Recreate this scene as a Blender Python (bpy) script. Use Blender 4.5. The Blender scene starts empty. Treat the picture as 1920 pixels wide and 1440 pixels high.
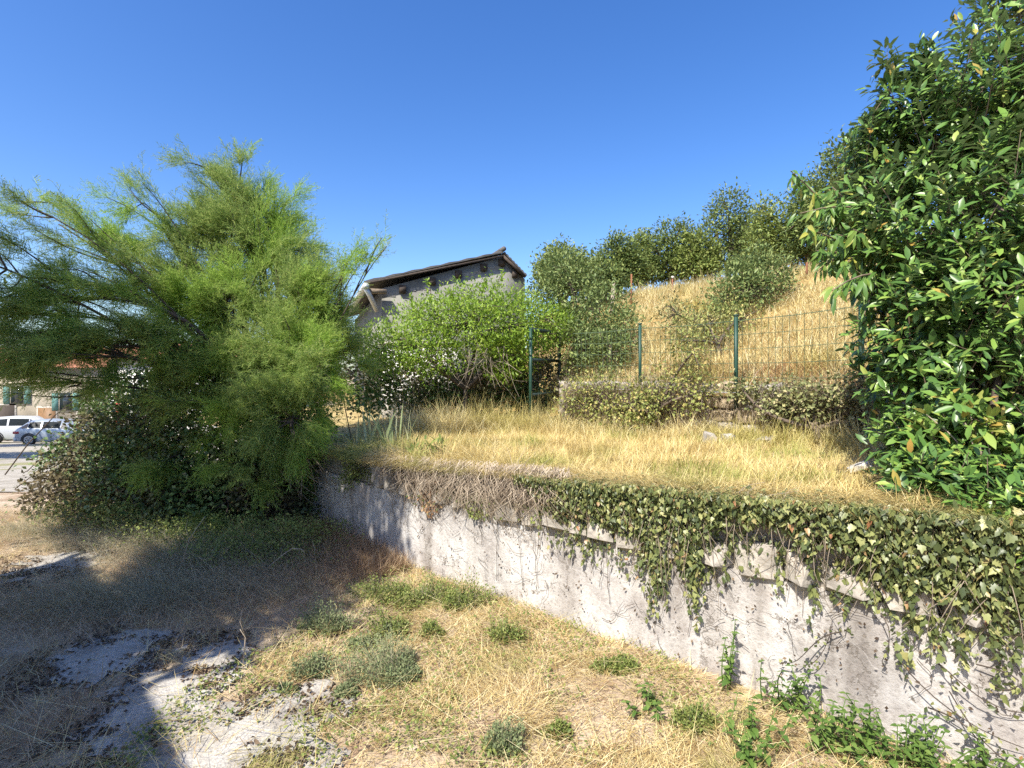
import bpy, math, random
import numpy as np
from mathutils import Vector, Matrix

SC = bpy.context.scene
COL = SC.collection
EYE = 1.65
HORIZON, FPX = 700.0, 1000.0          # measured on the 1920x1440 photograph

# ------------------------------------------------------------------ camera, sky, sun, exposure
cam_d = bpy.data.cameras.new("camera")
cam = bpy.data.objects.new("camera", cam_d)
COL.objects.link(cam)
cam.location = (0, 0, EYE)
cam.rotation_euler = (math.radians(90), 0, 0)
cam_d.sensor_width = 36
cam_d.lens = 36 * FPX / 1920
cam_d.shift_y = -(720 - HORIZON) / 1920
cam_d.clip_start = 0.05
cam_d.clip_end = 2000
SC.camera = cam

SUN_EL = 50.0
SUN_H = Vector((-0.56, -0.83)).normalized()
wd = bpy.data.worlds.new("World")
SC.world = wd
wd.use_nodes = True
nt = wd.node_tree
nt.nodes.clear()
sky = nt.nodes.new("ShaderNodeTexSky")
sky.sky_type = 'NISHITA'
sky.sun_disc = False
sky.sun_elevation = math.radians(SUN_EL)
sky.sun_rotation = math.atan2(SUN_H.x, SUN_H.y)
sky.altitude = 300
sky.air_density = 1.0
sky.dust_density = 1.4
sky.ozone_density = 2.2
hs = nt.nodes.new("ShaderNodeHueSaturation")
hs.inputs['Saturation'].default_value = 1.32
hs.inputs['Hue'].default_value = 0.511
bg = nt.nodes.new("ShaderNodeBackground")
bg.inputs['Strength'].default_value = 0.1
wo = nt.nodes.new("ShaderNodeOutputWorld")
nt.links.new(sky.outputs[0], hs.inputs['Color'])
nt.links.new(hs.outputs[0], bg.inputs['Color'])
nt.links.new(bg.outputs[0], wo.inputs['Surface'])

sun_d = bpy.data.lights.new("sun", 'SUN')
sun_d.energy = 3.5
sun_d.angle = math.radians(0.53)
sun_d.color = (1.0, 0.94, 0.84)
sun = bpy.data.objects.new("sun", sun_d)
COL.objects.link(sun)
ce = math.cos(math.radians(SUN_EL))
sdir = Vector((SUN_H.x * ce, SUN_H.y * ce, math.sin(math.radians(SUN_EL))))
sun.rotation_euler = (-sdir).to_track_quat('-Z', 'Y').to_euler()
sun.location = sdir * 40

vs = SC.view_settings
vs.view_transform = 'Standard'
vs.look = 'None'
vs.exposure = 1.33
vs.gamma = 1.0
vs.use_curve_mapping = False
SC.render.engine = 'CYCLES'
SC.cycles.use_denoising = False
SC.cycles.max_bounces = 9
SC.cycles.diffuse_bounces = 6
SC.cycles.transmission_bounces = 4

# ------------------------------------------------------------------ helpers
def rs(seed): return np.random.default_rng(seed)
def A(*v): return np.array(v, float)
def nrm(v):
    v = np.asarray(v, float)
    return v / np.maximum(np.linalg.norm(v, axis=-1, keepdims=True), 1e-9)
def at(px, py, Y): return A((px - 960) / FPX * Y, Y, EYE + (HORIZON - py) / FPX * Y)
def sst(a, b, x):
    t = np.clip((np.asarray(x, float) - a) / (b - a), 0, 1)
    return t * t * (3 - 2 * t)

def _hash(ix, iy, seed):
    h = (ix.astype(np.int64) * 374761393 + iy.astype(np.int64) * 668265263 + seed * 1442695041) & 0x7fffffff
    h = ((h ^ (h >> 13)) * 1274126177) & 0x7fffffff
    return ((h ^ (h >> 16)) & 0xffff) / 65535.0
def noise2(x, y, seed=0):
    x = np.asarray(x, float); y = np.asarray(y, float)
    ix = np.floor(x); iy = np.floor(y); fx = x - ix; fy = y - iy
    fx = fx * fx * (3 - 2 * fx); fy = fy * fy * (3 - 2 * fy)
    a = _hash(ix, iy, seed); b = _hash(ix + 1, iy, seed); c = _hash(ix, iy + 1, seed); d = _hash(ix + 1, iy + 1, seed)
    return (a * (1 - fx) + b * fx) * (1 - fy) + (c * (1 - fx) + d * fx) * fy
def fbm(x, y, seed=0, o=3):
    s = 0; a = 0.5; t = 0
    for k in range(o):
        s = s + a * noise2(x * 2 ** k, y * 2 ** k, seed + k * 17); t += a; a *= 0.5
    return s / t

class Buf:
    """collects polygons; build() links them as one mesh object"""
    def __init__(s): s.v = []; s.l = []; s.z = []; s.m = []; s.n = 0
    def add(s, V, polys, mi=0):
        V = np.asarray(V, float).reshape(-1, 3)
        for f in polys:
            f = np.asarray(f, np.int64)
            if f.size == 0: continue
            s.l.append((f + s.n).ravel()); s.z.append(np.full(len(f), f.shape[1])); s.m.append(np.full(len(f), mi))
        s.v.append(V); s.n += len(V); return s
    def inst(s, tpl, P, R, S, mi=0):
        T, polys = tpl
        n, k = len(P), len(T)
        if n == 0: return s
        S = np.asarray(S, float)
        S = np.broadcast_to(S.reshape(n, -1) if S.ndim else S, (n, 3)) if S.ndim != 1 else np.repeat(S[:, None], 3, 1)
        V = np.einsum('nij,nkj->nki', R, T[None] * S[:, None, :]) + np.asarray(P)[:, None, :]
        off = (np.arange(n) * k)[:, None, None]
        return s.add(V.reshape(-1, 3), [(np.asarray(f)[None] + off).reshape(-1, np.asarray(f).shape[1]) for f in polys], mi)
    def tube(s, pts, r, sides=5, cap=True, mi=0):
        pts = np.asarray(pts, float); n = len(pts)
        r = np.broadcast_to(np.asarray(r, float), (n,))
        t = nrm(np.gradient(pts, axis=0))
        ref = A(0.31, 0.17, 0.94) if abs(nrm(pts[-1] - pts[0])[2]) < 0.9 else A(1, 0.1, 0)
        x = nrm(np.cross(t, ref)); y = np.cross(t, x)
        an = np.arange(sides) / sides * 2 * math.pi
        V = pts[:, None] + r[:, None, None] * (np.cos(an)[None, :, None] * x[:, None] + np.sin(an)[None, :, None] * y[:, None])
        i = np.arange(n - 1)[:, None] * sides; j = np.arange(sides)[None]; j2 = (j + 1) % sides
        q = np.stack([i + j, i + j2, i + sides + j2, i + sides + j], -1).reshape(-1, 4)
        pol = [q]
        if cap: pol.append(np.arange(sides)[None, ::-1]); pol.append((np.arange(sides) + (n - 1) * sides)[None])
        return s.add(V.reshape(-1, 3), pol, mi)
    def box(s, c, d, ax=None, mi=0):
        """box of full size d round c, optional 3x3 axes (rows)"""
        d = np.asarray(d, float) / 2
        V = A(*[(x, y, z) for x in (-1, 1) for y in (-1, 1) for z in (-1, 1)]).reshape(8, 3) * d
        if ax is not None: V = V @ np.asarray(ax, float)
        return s.add(V + np.asarray(c), [[(0, 1, 3, 2), (4, 6, 7, 5), (0, 4, 5, 1), (2, 3, 7, 6), (0, 2, 6, 4), (1, 5, 7, 3)]], mi)
    def prism(s, poly, ext, mi=0):
        """closed solid from a planar polygon (n,3) swept along ext"""
        poly = np.asarray(poly, float); n = len(poly)
        i = np.arange(n); j = (i + 1) % n
        return s.add(np.vstack([poly, poly + np.asarray(ext)]), [i[None, ::-1], (i + n)[None], np.stack([i, j, j + n, i + n], -1)], mi)
    def grid(s, G, mi=0, flip=False):
        a, b = G.shape[:2]
        i = np.arange(a - 1)[:, None] * b + np.arange(b - 1)[None]
        q = np.stack([i, i + b, i + b + 1, i + 1], -1).reshape(-1, 4)
        if flip: q = q[:, ::-1]
        return s.add(G.reshape(-1, 3), [q], mi)
    def mesh(s, name, mats, org=(0, 0, 0), smooth=False):
        me = bpy.data.meshes.new(name)
        V = np.vstack(s.v) - np.asarray(org, float)
        L = np.concatenate(s.l).astype(np.int32); Z = np.concatenate(s.z).astype(np.int32); M = np.concatenate(s.m).astype(np.int32)
        me.vertices.add(len(V)); me.vertices.foreach_set('co', V.astype(np.float32).ravel())
        me.loops.add(len(L)); me.loops.foreach_set('vertex_index', L)
        me.polygons.add(len(Z)); me.polygons.foreach_set('loop_start', np.concatenate([[0], np.cumsum(Z)[:-1]]).astype(np.int32))
        me.polygons.foreach_set('loop_total', Z)
        for m in (mats if isinstance(mats, (list, tuple)) else [mats]): me.materials.append(m)
        me.polygons.foreach_set('material_index', M)
        if smooth: me.polygons.foreach_set('use_smooth', np.ones(len(Z), bool))
        me.update(calc_edges=True); me.validate()
        return me
    def build(s, name, mats, parent=None, smooth=False, org=None):
        if not s.v: return None
        if parent is not None: org = world_loc(parent)
        elif org is None:
            V = np.vstack(s.v); org = A((V[:, 0].min() + V[:, 0].max()) / 2, (V[:, 1].min() + V[:, 1].max()) / 2, V[:, 2].min())
        o = bpy.data.objects.new(name, s.mesh(name, mats, org, smooth))
        COL.objects.link(o)
        if parent is not None: o.parent = parent
        else: o.location = org
        return o

def world_loc(o):
    p = A(0, 0, 0)
    while o is not None: p = p + A(*o.location); o = o.parent
    return p
def tag(o, label=None, cat=None, group=None, kind=None):
    if label: o['label'] = label
    if cat: o['category'] = cat
    if group: o['group'] = group
    if kind: o['kind'] = kind
    return o
def thing(name, loc, label, cat, group=None):
    o = bpy.data.objects.new(name, None); COL.objects.link(o)
    o.location = tuple(loc); o.empty_display_size = 0.2
    return tag(o, label, cat, group, 'thing')
def child(name, me, parent, loc, R=None, scale=None):
    """a part that shares its mesh; loc in world"""
    o = bpy.data.objects.new(name, me); COL.objects.link(o); o.parent = parent
    o.location = tuple(np.asarray(loc) - world_loc(parent))
    if R is not None: o.rotation_euler = Matrix(np.asarray(R).tolist()).to_euler()
    if scale is not None: o.scale = (scale,) * 3 if np.isscalar(scale) else tuple(scale)
    return o

def frames(d, n):
    y = nrm(d); z = nrm(n - (n * y).sum(-1, keepdims=True) * y); x = np.cross(y, z)
    return np.stack([x, y, z], -1)
def rdir(r, n): return nrm(r.normal(size=(n, 3)))

# leaf templates: along +Y, length 1, upper side +Z
def leaf_tpl(w=0.16, fold=0.25, droop=0.12, wl=(0.85, 1.0)):
    t = A(0, .33, .68, 1.0); h = A(0, wl[0] * w, wl[1] * w * .8, 0); z = -droop * t * t
    V = [(0, t[i], z[i]) for i in range(4)] + [(s * h[i], t[i], z[i] + fold * h[i]) for s in (-1, 1) for i in (1, 2)]
    return (A(*V).reshape(-1, 3), [[(0, 1, 4), (2, 3, 5), (0, 6, 1), (2, 7, 3)], [(1, 2, 5, 4), (1, 6, 7, 2)]])
def diamond_tpl(w=0.2, fold=0.3, droop=0.1):
    V = A((0, 0, 0), (-w, .5, fold * w), (0, 1, -droop), (w, .5, fold * w), (0, .5, -droop * .25)).reshape(-1, 3)
    return (V, [[(0, 4, 1), (4, 2, 1), (0, 3, 4), (4, 3, 2)]])
def quad_tpl(w=0.2, fold=0.3):
    V = A((0, 0, 0), (-w, .45, fold * w), (0, 1, 0), (w, .5, fold * w)).reshape(-1, 3)
    return (V, [[(0, 2, 1), (0, 3, 2)]])
def ivy_tpl(v=0):
    """five lobed leaf; v varies how deep the lobes are and how the blade cups"""
    k = (1.0, .8, .55)[v]; cup = (.16, .34, -.1)[v]; dr = (.12, .3, .2)[v]
    o = [(0, .02), (-.26 * k, -.05), (-.42 * k, .22), (-.30 * k, .36), (-.34 * k, .60), (-.17, .64), (0, 1.0), (.17, .64), (.34 * k, .60), (.30 * k, .36), (.42 * k, .22), (.26 * k, -.05)]
    V = [(0, .34, 0)] + [(x, y, cup * abs(x) - dr * max(0, y - .3) ** 2 - .02) for x, y in o]
    n = len(o)
    return (A(*V).reshape(-1, 3), [[(0, 1 + (i + 1) % n, 1 + i) for i in range(n)]])
def serrate_tpl():
    """nettle type leaf: broad at the base, toothed rim"""
    L = [(0, 0)]; 
    for t, w in ((.1, .22), (.2, .30), (.26, .27), (.4, .29), (.46, .24), (.6, .22), (.66, .17), (.82, .11)): L.append((-w, t))
    V = [(0, 0, 0), (0, .35, -.02), (0, .7, -.08), (0, 1, -.2)]
    k = len(L) - 1
    for s in (-1, 1): V += [(s * -x, t, .25 * -x - .2 * t * t) for x, t in L[1:]]
    T = []
    for s, b, fl in ((-1, 4, 0), (1, 4 + k, 1)):
        f = [(0, b, b + 1), (0, b + 1, 1), (1, b + 1, b + 2), (1, b + 2, b + 3), (1, b + 3, b + 4), (1, b + 4, 2), (2, b + 4, b + 5), (2, b + 5, b + 6), (2, b + 6, b + 7), (2, b + 7, 3)]
        T += [x[::-1] for x in f] if fl == 0 else f
    return (A(*V).reshape(-1, 3), [T])

def blades(buf, P, H, W, az, lean, curve, r, seg=3, mi=0, twist=None):
    n = len(P)
    ts = A(0, .4, .75, 1) if seg == 3 else A(0, .55, 1)
    ww = A(1, .85, .5, 0) if seg == 3 else A(1, .8, 0)
    a = np.stack([np.cos(az), np.sin(az), np.zeros(n)], -1)
    tw = az + math.pi / 2 + (r.normal(size=n) * .7 if twist is None else twist)
    b = np.stack([np.cos(tw), np.sin(tw), np.zeros(n)], -1)
    k = len(ts)
    hor = lean[:, None] * ts + curve[:, None] * ts ** 2
    ver = ts[None] - 0.32 * np.clip(curve, 0, 3)[:, None] * ts ** 3
    L = np.sqrt((hor[:, -1]) ** 2 + ver[:, -1] ** 2)[:, None]
    hor = hor / L; ver = ver / L
    c = P[:, None] + H[:, None, None] * (hor[..., None] * a[:, None] + ver[..., None] * A(0, 0, 1))
    o = (W[:, None] * ww)[..., None] * b[:, None] * .5
    V = np.concatenate([(c - o)[:, :-1], (c + o)[:, :-1], c[:, -1:]], 1)     # 2(k-1)+1
    m = 2 * (k - 1) + 1; off = (np.arange(n) * m)[:, None]
    pol = [np.array([[i, k - 1 + i, k + i, i + 1]]) + off for i in range(k - 2)]
    tri = np.array([[k - 2, 2 * k - 3, 2 * k - 2]]) + off
    return buf.add(V.reshape(-1, 3), [np.concatenate(pol), tri], mi)

# ------------------------------------------------------------------ materials
def nodes(name):
    m = bpy.data.materials.new(name); m.use_nodes = True
    t = m.node_tree; t.nodes.clear()
    out = t.nodes.new("ShaderNodeOutputMaterial")
    N = lambda k, **kw: _nn(t, k, kw)
    return m, t, N, out
def _nn(t, k, kw):
    n = t.nodes.new("ShaderNode" + k)
    for a, v in kw.items():
        if a in n.inputs.keys() if isinstance(a, str) else False: n.inputs[a].default_value = v
        else: setattr(n, a, v)
    return n
def ramp(N, cols, interp='LINEAR'):
    r = N("ValToRGB"); cr = r.color_ramp; cr.interpolation = interp
    while len(cr.elements) < len(cols): cr.elements.new(0.5)
    for e, (p, c) in zip(cr.elements, cols): e.position = p; e.color = (*c, 1) if len(c) == 3 else c
    return r
def leaf_mat(name, cols, trans=0.3, rough=0.5, spec=0.35, patch=None, pscale=2.0, pamt=(0.45, 0.62), back=None):
    """leaves: colour by leaf, light passing through, a sheen; patch = second palette in drifting patches"""
    m, t, N, out = nodes(name)
    geo = N("NewGeometry"); oi = N("ObjectInfo")
    ad = N("Math", operation='ADD'); fr = N("Math", operation='FRACT')
    t.links.new(geo.outputs['Random Per Island'], ad.inputs[0]); t.links.new(oi.outputs['Random'], ad.inputs[1]); t.links.new(ad.outputs[0], fr.inputs[0])
    r = ramp(N, cols); t.links.new(fr.outputs[0], r.inputs[0]); c = r.outputs[0]
    if patch:
        tc = N("NewGeometry"); no = N("TexNoise"); no.inputs['Scale'].default_value = pscale; no.inputs['Detail'].default_value = 2
        t.links.new(tc.outputs['Position'], no.inputs['Vector'])
        mr = N("MapRange"); mr.inputs['From Min'].default_value = pamt[0]; mr.inputs['From Max'].default_value = pamt[1]
        t.links.new(no.outputs[0], mr.inputs[0])
        r2 = ramp(N, patch); t.links.new(fr.outputs[0], r2.inputs[0])
        mx = N("Mix", data_type='RGBA'); t.links.new(mr.outputs[0], mx.inputs[0]); t.links.new(c, mx.inputs[6]); t.links.new(r2.outputs[0], mx.inputs[7]); c = mx.outputs[2]
    if back:
        mb = N("Mix", data_type='RGBA'); mb.inputs[7].default_value = (*back, 1)
        t.links.new(geo.outputs['Backfacing'], mb.inputs[0]); t.links.new(c, mb.inputs[6]); c = mb.outputs[2]
    p = N("BsdfPrincipled"); p.inputs['Roughness'].default_value = rough; p.inputs['Specular IOR Level'].default_value = spec
    t.links.new(c, p.inputs['Base Color'])
    if trans > 0:
        tl = N("BsdfTranslucent"); g = N("Gamma"); g.inputs[1].default_value = 0.85
        t.links.new(c, g.inputs[0]); t.links.new(g.outputs[0], tl.inputs[0])
        ms = N("MixShader"); ms.inputs[0].default_value = trans
        t.links.new(p.outputs[0], ms.inputs[1]); t.links.new(tl.outputs[0], ms.inputs[2]); t.links.new(ms.outputs[0], out.inputs[0])
    else: t.links.new(p.outputs[0], out.inputs[0])
    return m
def plain(name, col, rough=0.6, metal=0.0, spec=0.4, var=0.25, scale=8.0, bump=0.0, bscale=40.0, col2=None):
    """a solid with mottled colour and fine relief"""
    m, t, N, out = nodes(name)
    geo = N("NewGeometry"); no = N("TexNoise"); no.inputs['Scale'].default_value = scale; no.inputs['Detail'].default_value = 5
    t.links.new(geo.outputs['Position'], no.inputs['Vector'])
    c2 = col2 or tuple(x * (1 - var) for x in col)
    r = ramp(N, [(0.32, c2), (0.66, col)]); t.links.new(no.outputs[0], r.inputs[0])
    p = N("BsdfPrincipled"); p.inputs['Roughness'].default_value = rough; p.inputs['Metallic'].default_value = metal; p.inputs['Specular IOR Level'].default_value = spec
    t.links.new(r.outputs[0], p.inputs['Base Color'])
    if bump:
        n2 = N("TexNoise"); n2.inputs['Scale'].default_value = bscale; n2.inputs['Detail'].default_value = 4; t.links.new(geo.outputs['Position'], n2.inputs['Vector'])
        b = N("Bump"); b.inputs['Strength'].default_value = bump; b.inputs['Distance'].default_value = 0.02
        t.links.new(n2.outputs[0], b.inputs['Height']); t.links.new(b.outputs[0], p.inputs['Normal'])
    t.links.new(p.outputs[0], out.inputs[0])
    return m

M = {}
M['bark'] = plain('bark', (.17, .13, .095), .85, bump=.6, bscale=30, var=.5, scale=14)
M['twig'] = plain('twig', (.22, .165, .115), .8, var=.4)
M['dark_twig'] = plain('dark_twig', (.085, .065, .05), .8, var=.4)
M['pale_twig'] = plain('pale_twig', (.40, .33, .25), .8, var=.3)
M['tamarisk'] = leaf_mat('tamarisk_foliage', [(0, (.14, .23, .065)), (.4, (.23, .34, .085)), (.75, (.35, .45, .11)), (1, (.52, .54, .19))], .45, .6, .15,
                         patch=[(0, (.24, .42, .06)), (1, (.42, .56, .10))], pscale=.9)
M['laurel'] = leaf_mat('laurel_leaf', [(0, (.06, .13, .03)), (.45, (.105, .205, .042)), (.8, (.17, .29, .055)), (.955, (.28, .37, .08)), (.985, (.36, .33, .08)), (1, (.40, .25, .06))], .16, .36, .45, back=(.13, .19, .07))
M['laurel_new'] = leaf_mat('laurel_young_leaf', [(0, (.14, .26, .05)), (.5, (.22, .34, .07)), (.8, (.38, .40, .10)), (1, (.50, .36, .08))], .25, .36, .45)
M['peach'] = leaf_mat('peach_leaf', [(0, (.07, .15, .03)), (.5, (.12, .23, .045)), (.85, (.20, .30, .06)), (1, (.38, .36, .07))], .28, .42, .4)
M['ivy'] = leaf_mat('ivy_leaf', [(0, (.055, .075, .028)), (.4, (.115, .145, .048)), (.7, (.21, .235, .08)), (.93, (.34, .345, .13)), (.975, (.36, .29, .13)), (1, (.33, .15, .07))], .15, .42, .45)
M['ivy_dark'] = leaf_mat('bramble_leaf', [(0, (.06, .115, .035)), (.5, (.105, .185, .052)), (.85, (.18, .25, .075)), (1, (.32, .30, .14))], .18, .45, .35,
                         patch=[(0, (.10, .085, .05)), (1, (.19, .15, .075))], pscale=1.1, pamt=(.52, .62))
M['lime'] = leaf_mat('lime_leaf', [(0, (.14, .25, .025)), (.5, (.22, .345, .035)), (1, (.34, .44, .06))], .36, .45, .35)
M['olive'] = leaf_mat('olive_leaf', [(0, (.09, .135, .045)), (.5, (.155, .215, .065)), (1, (.28, .32, .105))], .2, .5, .3)
M['oak'] = leaf_mat('oak_leaf', [(0, (.08, .12, .035)), (.5, (.145, .205, .055)), (1, (.26, .30, .085))], .28, .5, .3)
M['oak_light'] = leaf_mat('hazel_leaf', [(0, (.14, .20, .05)), (.5, (.22, .28, .07)), (1, (.34, .37, .11))], .27, .5, .3)
M['vine_grey'] = leaf_mat('dusty_ivy_leaf', [(0, (.13, .15, .06)), (.5, (.23, .25, .10)), (.85, (.40, .38, .17)), (1, (.55, .46, .25))], .2, .5, .3)
M['vine'] = leaf_mat('vine_leaf', [(0, (.17, .21, .055)), (.5, (.28, .31, .085)), (.85, (.44, .41, .14)), (1, (.55, .42, .16))], .25, .5, .3)
M['weed'] = leaf_mat('weed_leaf', [(0, (.13, .17, .075)), (.5, (.19, .235, .11)), (1, (.29, .31, .15))], .2, .6, .2)
M['weed_green'] = leaf_mat('green_weed_leaf', [(0, (.12, .17, .045)), (.5, (.19, .24, .06)), (1, (.32, .33, .10))], .25, .55, .25)
M['nettle'] = leaf_mat('nettle_leaf', [(0, (.06, .12, .025)), (.5, (.10, .175, .035)), (1, (.17, .24, .06))], .2, .5, .3)
M['iris'] = leaf_mat('iris_leaf', [(0, (.28, .36, .17)), (.5, (.38, .45, .24)), (1, (.55, .56, .36))], .25, .5, .35)
M['straw'] = leaf_mat('dry_straw', [(0, (.22, .13, .06)), (.22, (.45, .31, .13)), (.6, (.66, .545, .25)), (1, (.80, .71, .44))], .25, .6, .25,
                      patch=[(0, (.20, .21, .06)), (.5, (.36, .34, .11)), (1, (.55, .45, .20))], pscale=1.6, pamt=(.55, .66))
M['straw_brown'] = leaf_mat('brown_straw', [(0, (.34, .23, .14)), (.5, (.57, .43, .28)), (1, (.72, .60, .43))], .4, .7, .2)
M['terrace_straw'] = leaf_mat('terrace_grass_blade', [(0, (.46, .34, .12)), (.4, (.60, .47, .19)), (.8, (.70, .58, .27)), (1, (.78, .69, .42))], .22, .6, .25,
                              patch=[(0, (.20, .24, .05)), (.6, (.33, .35, .09)), (1, (.56, .50, .19))], pscale=1.1, pamt=(.50, .62))
M['hill_straw'] = leaf_mat('hill_grass_blade', [(0, (.42, .31, .13)), (.35, (.60, .50, .23)), (.8, (.72, .64, .33)), (1, (.80, .74, .50))], .25, .6, .25,
                           patch=[(0, (.30, .28, .07)), (1, (.62, .52, .19))], pscale=.6, pamt=(.52, .66))
M['rust_weed'] = leaf_mat('rust_dock', [(0, (.22, .10, .05)), (.5, (.36, .20, .10)), (1, (.50, .34, .18))], .2, .7, .2)
M['russet'] = leaf_mat('russet_stems', [(0, (.24, .145, .085)), (.5, (.40, .27, .165)), (1, (.55, .42, .27))], .35, .7, .2)
M['grey_grass'] = leaf_mat('grey_grass', [(0, (.34, .33, .20)), (.5, (.50, .47, .31)), (1, (.66, .59, .42))], .4, .65, .2)
M['litter'] = leaf_mat('leaf_litter', [(0, (.06, .042, .03)), (.5, (.115, .08, .055)), (1, (.22, .16, .10))], .1, .75, .2)
M['dead_vine'] = leaf_mat('dead_vine', [(0, (.17, .13, .095)), (.5, (.33, .265, .195)), (1, (.52, .44, .34))], .05, .75, .2)
M['post'] = plain('green_paint', (.022, .07, .048), .5, var=.3, scale=6)
M['dark_metal'] = plain('dark_green_iron', (.028, .045, .038), .5, var=.3)
M['wire'] = plain('green_wire', (.09, .13, .07), .5, var=.3)
M['rust'] = plain('rusty_iron', (.26, .11, .05), .8, var=.5)
M['wood'] = plain('grey_timber', (.25, .19, .13), .8, var=.4, scale=20)
M['dark_wood'] = plain('dark_timber', (.07, .052, .04), .8, var=.4, scale=20)
M['stone'] = plain('limestone', (.46, .42, .36), .88, var=.5, scale=7, bump=.7, bscale=25)
M['stone_warm'] = plain('ochre_stone', (.50, .40, .26), .85, var=.4, scale=7, bump=.7, bscale=25)
M['white_stone'] = plain('white_stone', (.62, .59, .52), .85, var=.5, scale=12, bump=.6, bscale=30)
M['mortar'] = plain('old_mortar', (.46, .42, .36), .9, var=.45, scale=9, bump=.9, bscale=22)
M['cement_stone'] = plain('grey_rubble', (.27, .26, .24), .9, var=.4, scale=9)
M['tile'] = plain('clay_tile', (.40, .17, .09), .8, var=.45, scale=3)
M['old_tile'] = plain('lichened_tile', (.12, .115, .11), .85, var=.4, scale=6)
M['plaster'] = plain('cream_plaster', (.50, .43, .32), .85, var=.3, scale=.8, bump=.3)
M['white_plaster'] = plain('white_plaster', (.74, .72, .68), .8, var=.15, scale=.8)
M['teal'] = plain('teal_paint', (.12, .26, .24), .6, var=.25)
M['brown_door'] = plain('brown_paint', (.22, .12, .05), .6, var=.3)
M['red_paint'] = plain('red_paint', (.42, .07, .04), .55, var=.2)
M['glass'] = plain('dark_glass', (.02, .025, .03), .08, spec=.6, var=.1)
M['tyre'] = plain('rubber', (.02, .02, .021), .8, var=.2)
M['rim'] = plain('alloy', (.55, .56, .58), .3, metal=.8, var=.1)
M['silver'] = plain('silver_paint', (.34, .39, .45), .28, metal=.25, spec=.6, var=.03)
M['white_car'] = plain('white_paint', (.52, .54, .56), .28, spec=.6, var=.03)
M['black_plastic'] = plain('black_plastic', (.03, .03, .032), .55, var=.2)
M['red_lamp'] = plain('red_lens', (.35, .02, .02), .2, spec=.6, var=.1)
M['lamp'] = plain('clear_lens', (.55, .58, .6), .15, spec=.7, var=.1)
M['zinc'] = plain('zinc', (.55, .56, .56), .5, metal=.3, var=.2)

# grey cement of the gable
def cement():
    m, t, N, out = nodes('grey_cement')
    geo = N("NewGeometry")
    n1 = N("TexNoise"); n1.inputs['Scale'].default_value = 1.3; n1.inputs['Detail'].default_value = 6
    n2 = N("TexNoise"); n2.inputs['Scale'].default_value = 14; n2.inputs['Detail'].default_value = 4
    for n in (n1, n2): t.links.new(geo.outputs['Position'], n.inputs['Vector'])
    r = ramp(N, [(.33, (.17, .165, .145)), (.5, (.23, .225, .20)), (.68, (.31, .30, .27))]); t.links.new(n1.outputs[0], r.inputs[0])
    mx = N("Mix", data_type='RGBA', blend_type='MULTIPLY'); mx.inputs[0].default_value = .35
    t.links.new(r.outputs[0], mx.inputs[6]); t.links.new(n2.outputs[0], mx.inputs[7])
    p = N("BsdfPrincipled"); p.inputs['Roughness'].default_value = .9
    t.links.new(mx.outputs[2], p.inputs['Base Color'])
    b = N("Bump"); b.inputs['Strength'].default_value = .4; b.inputs['Distance'].default_value = .02
    t.links.new(n2.outputs[0], b.inputs['Height']); t.links.new(b.outputs[0], p.inputs['Normal']); t.links.new(p.outputs[0], out.inputs[0])
    return m
M['cement'] = cement()

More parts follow.
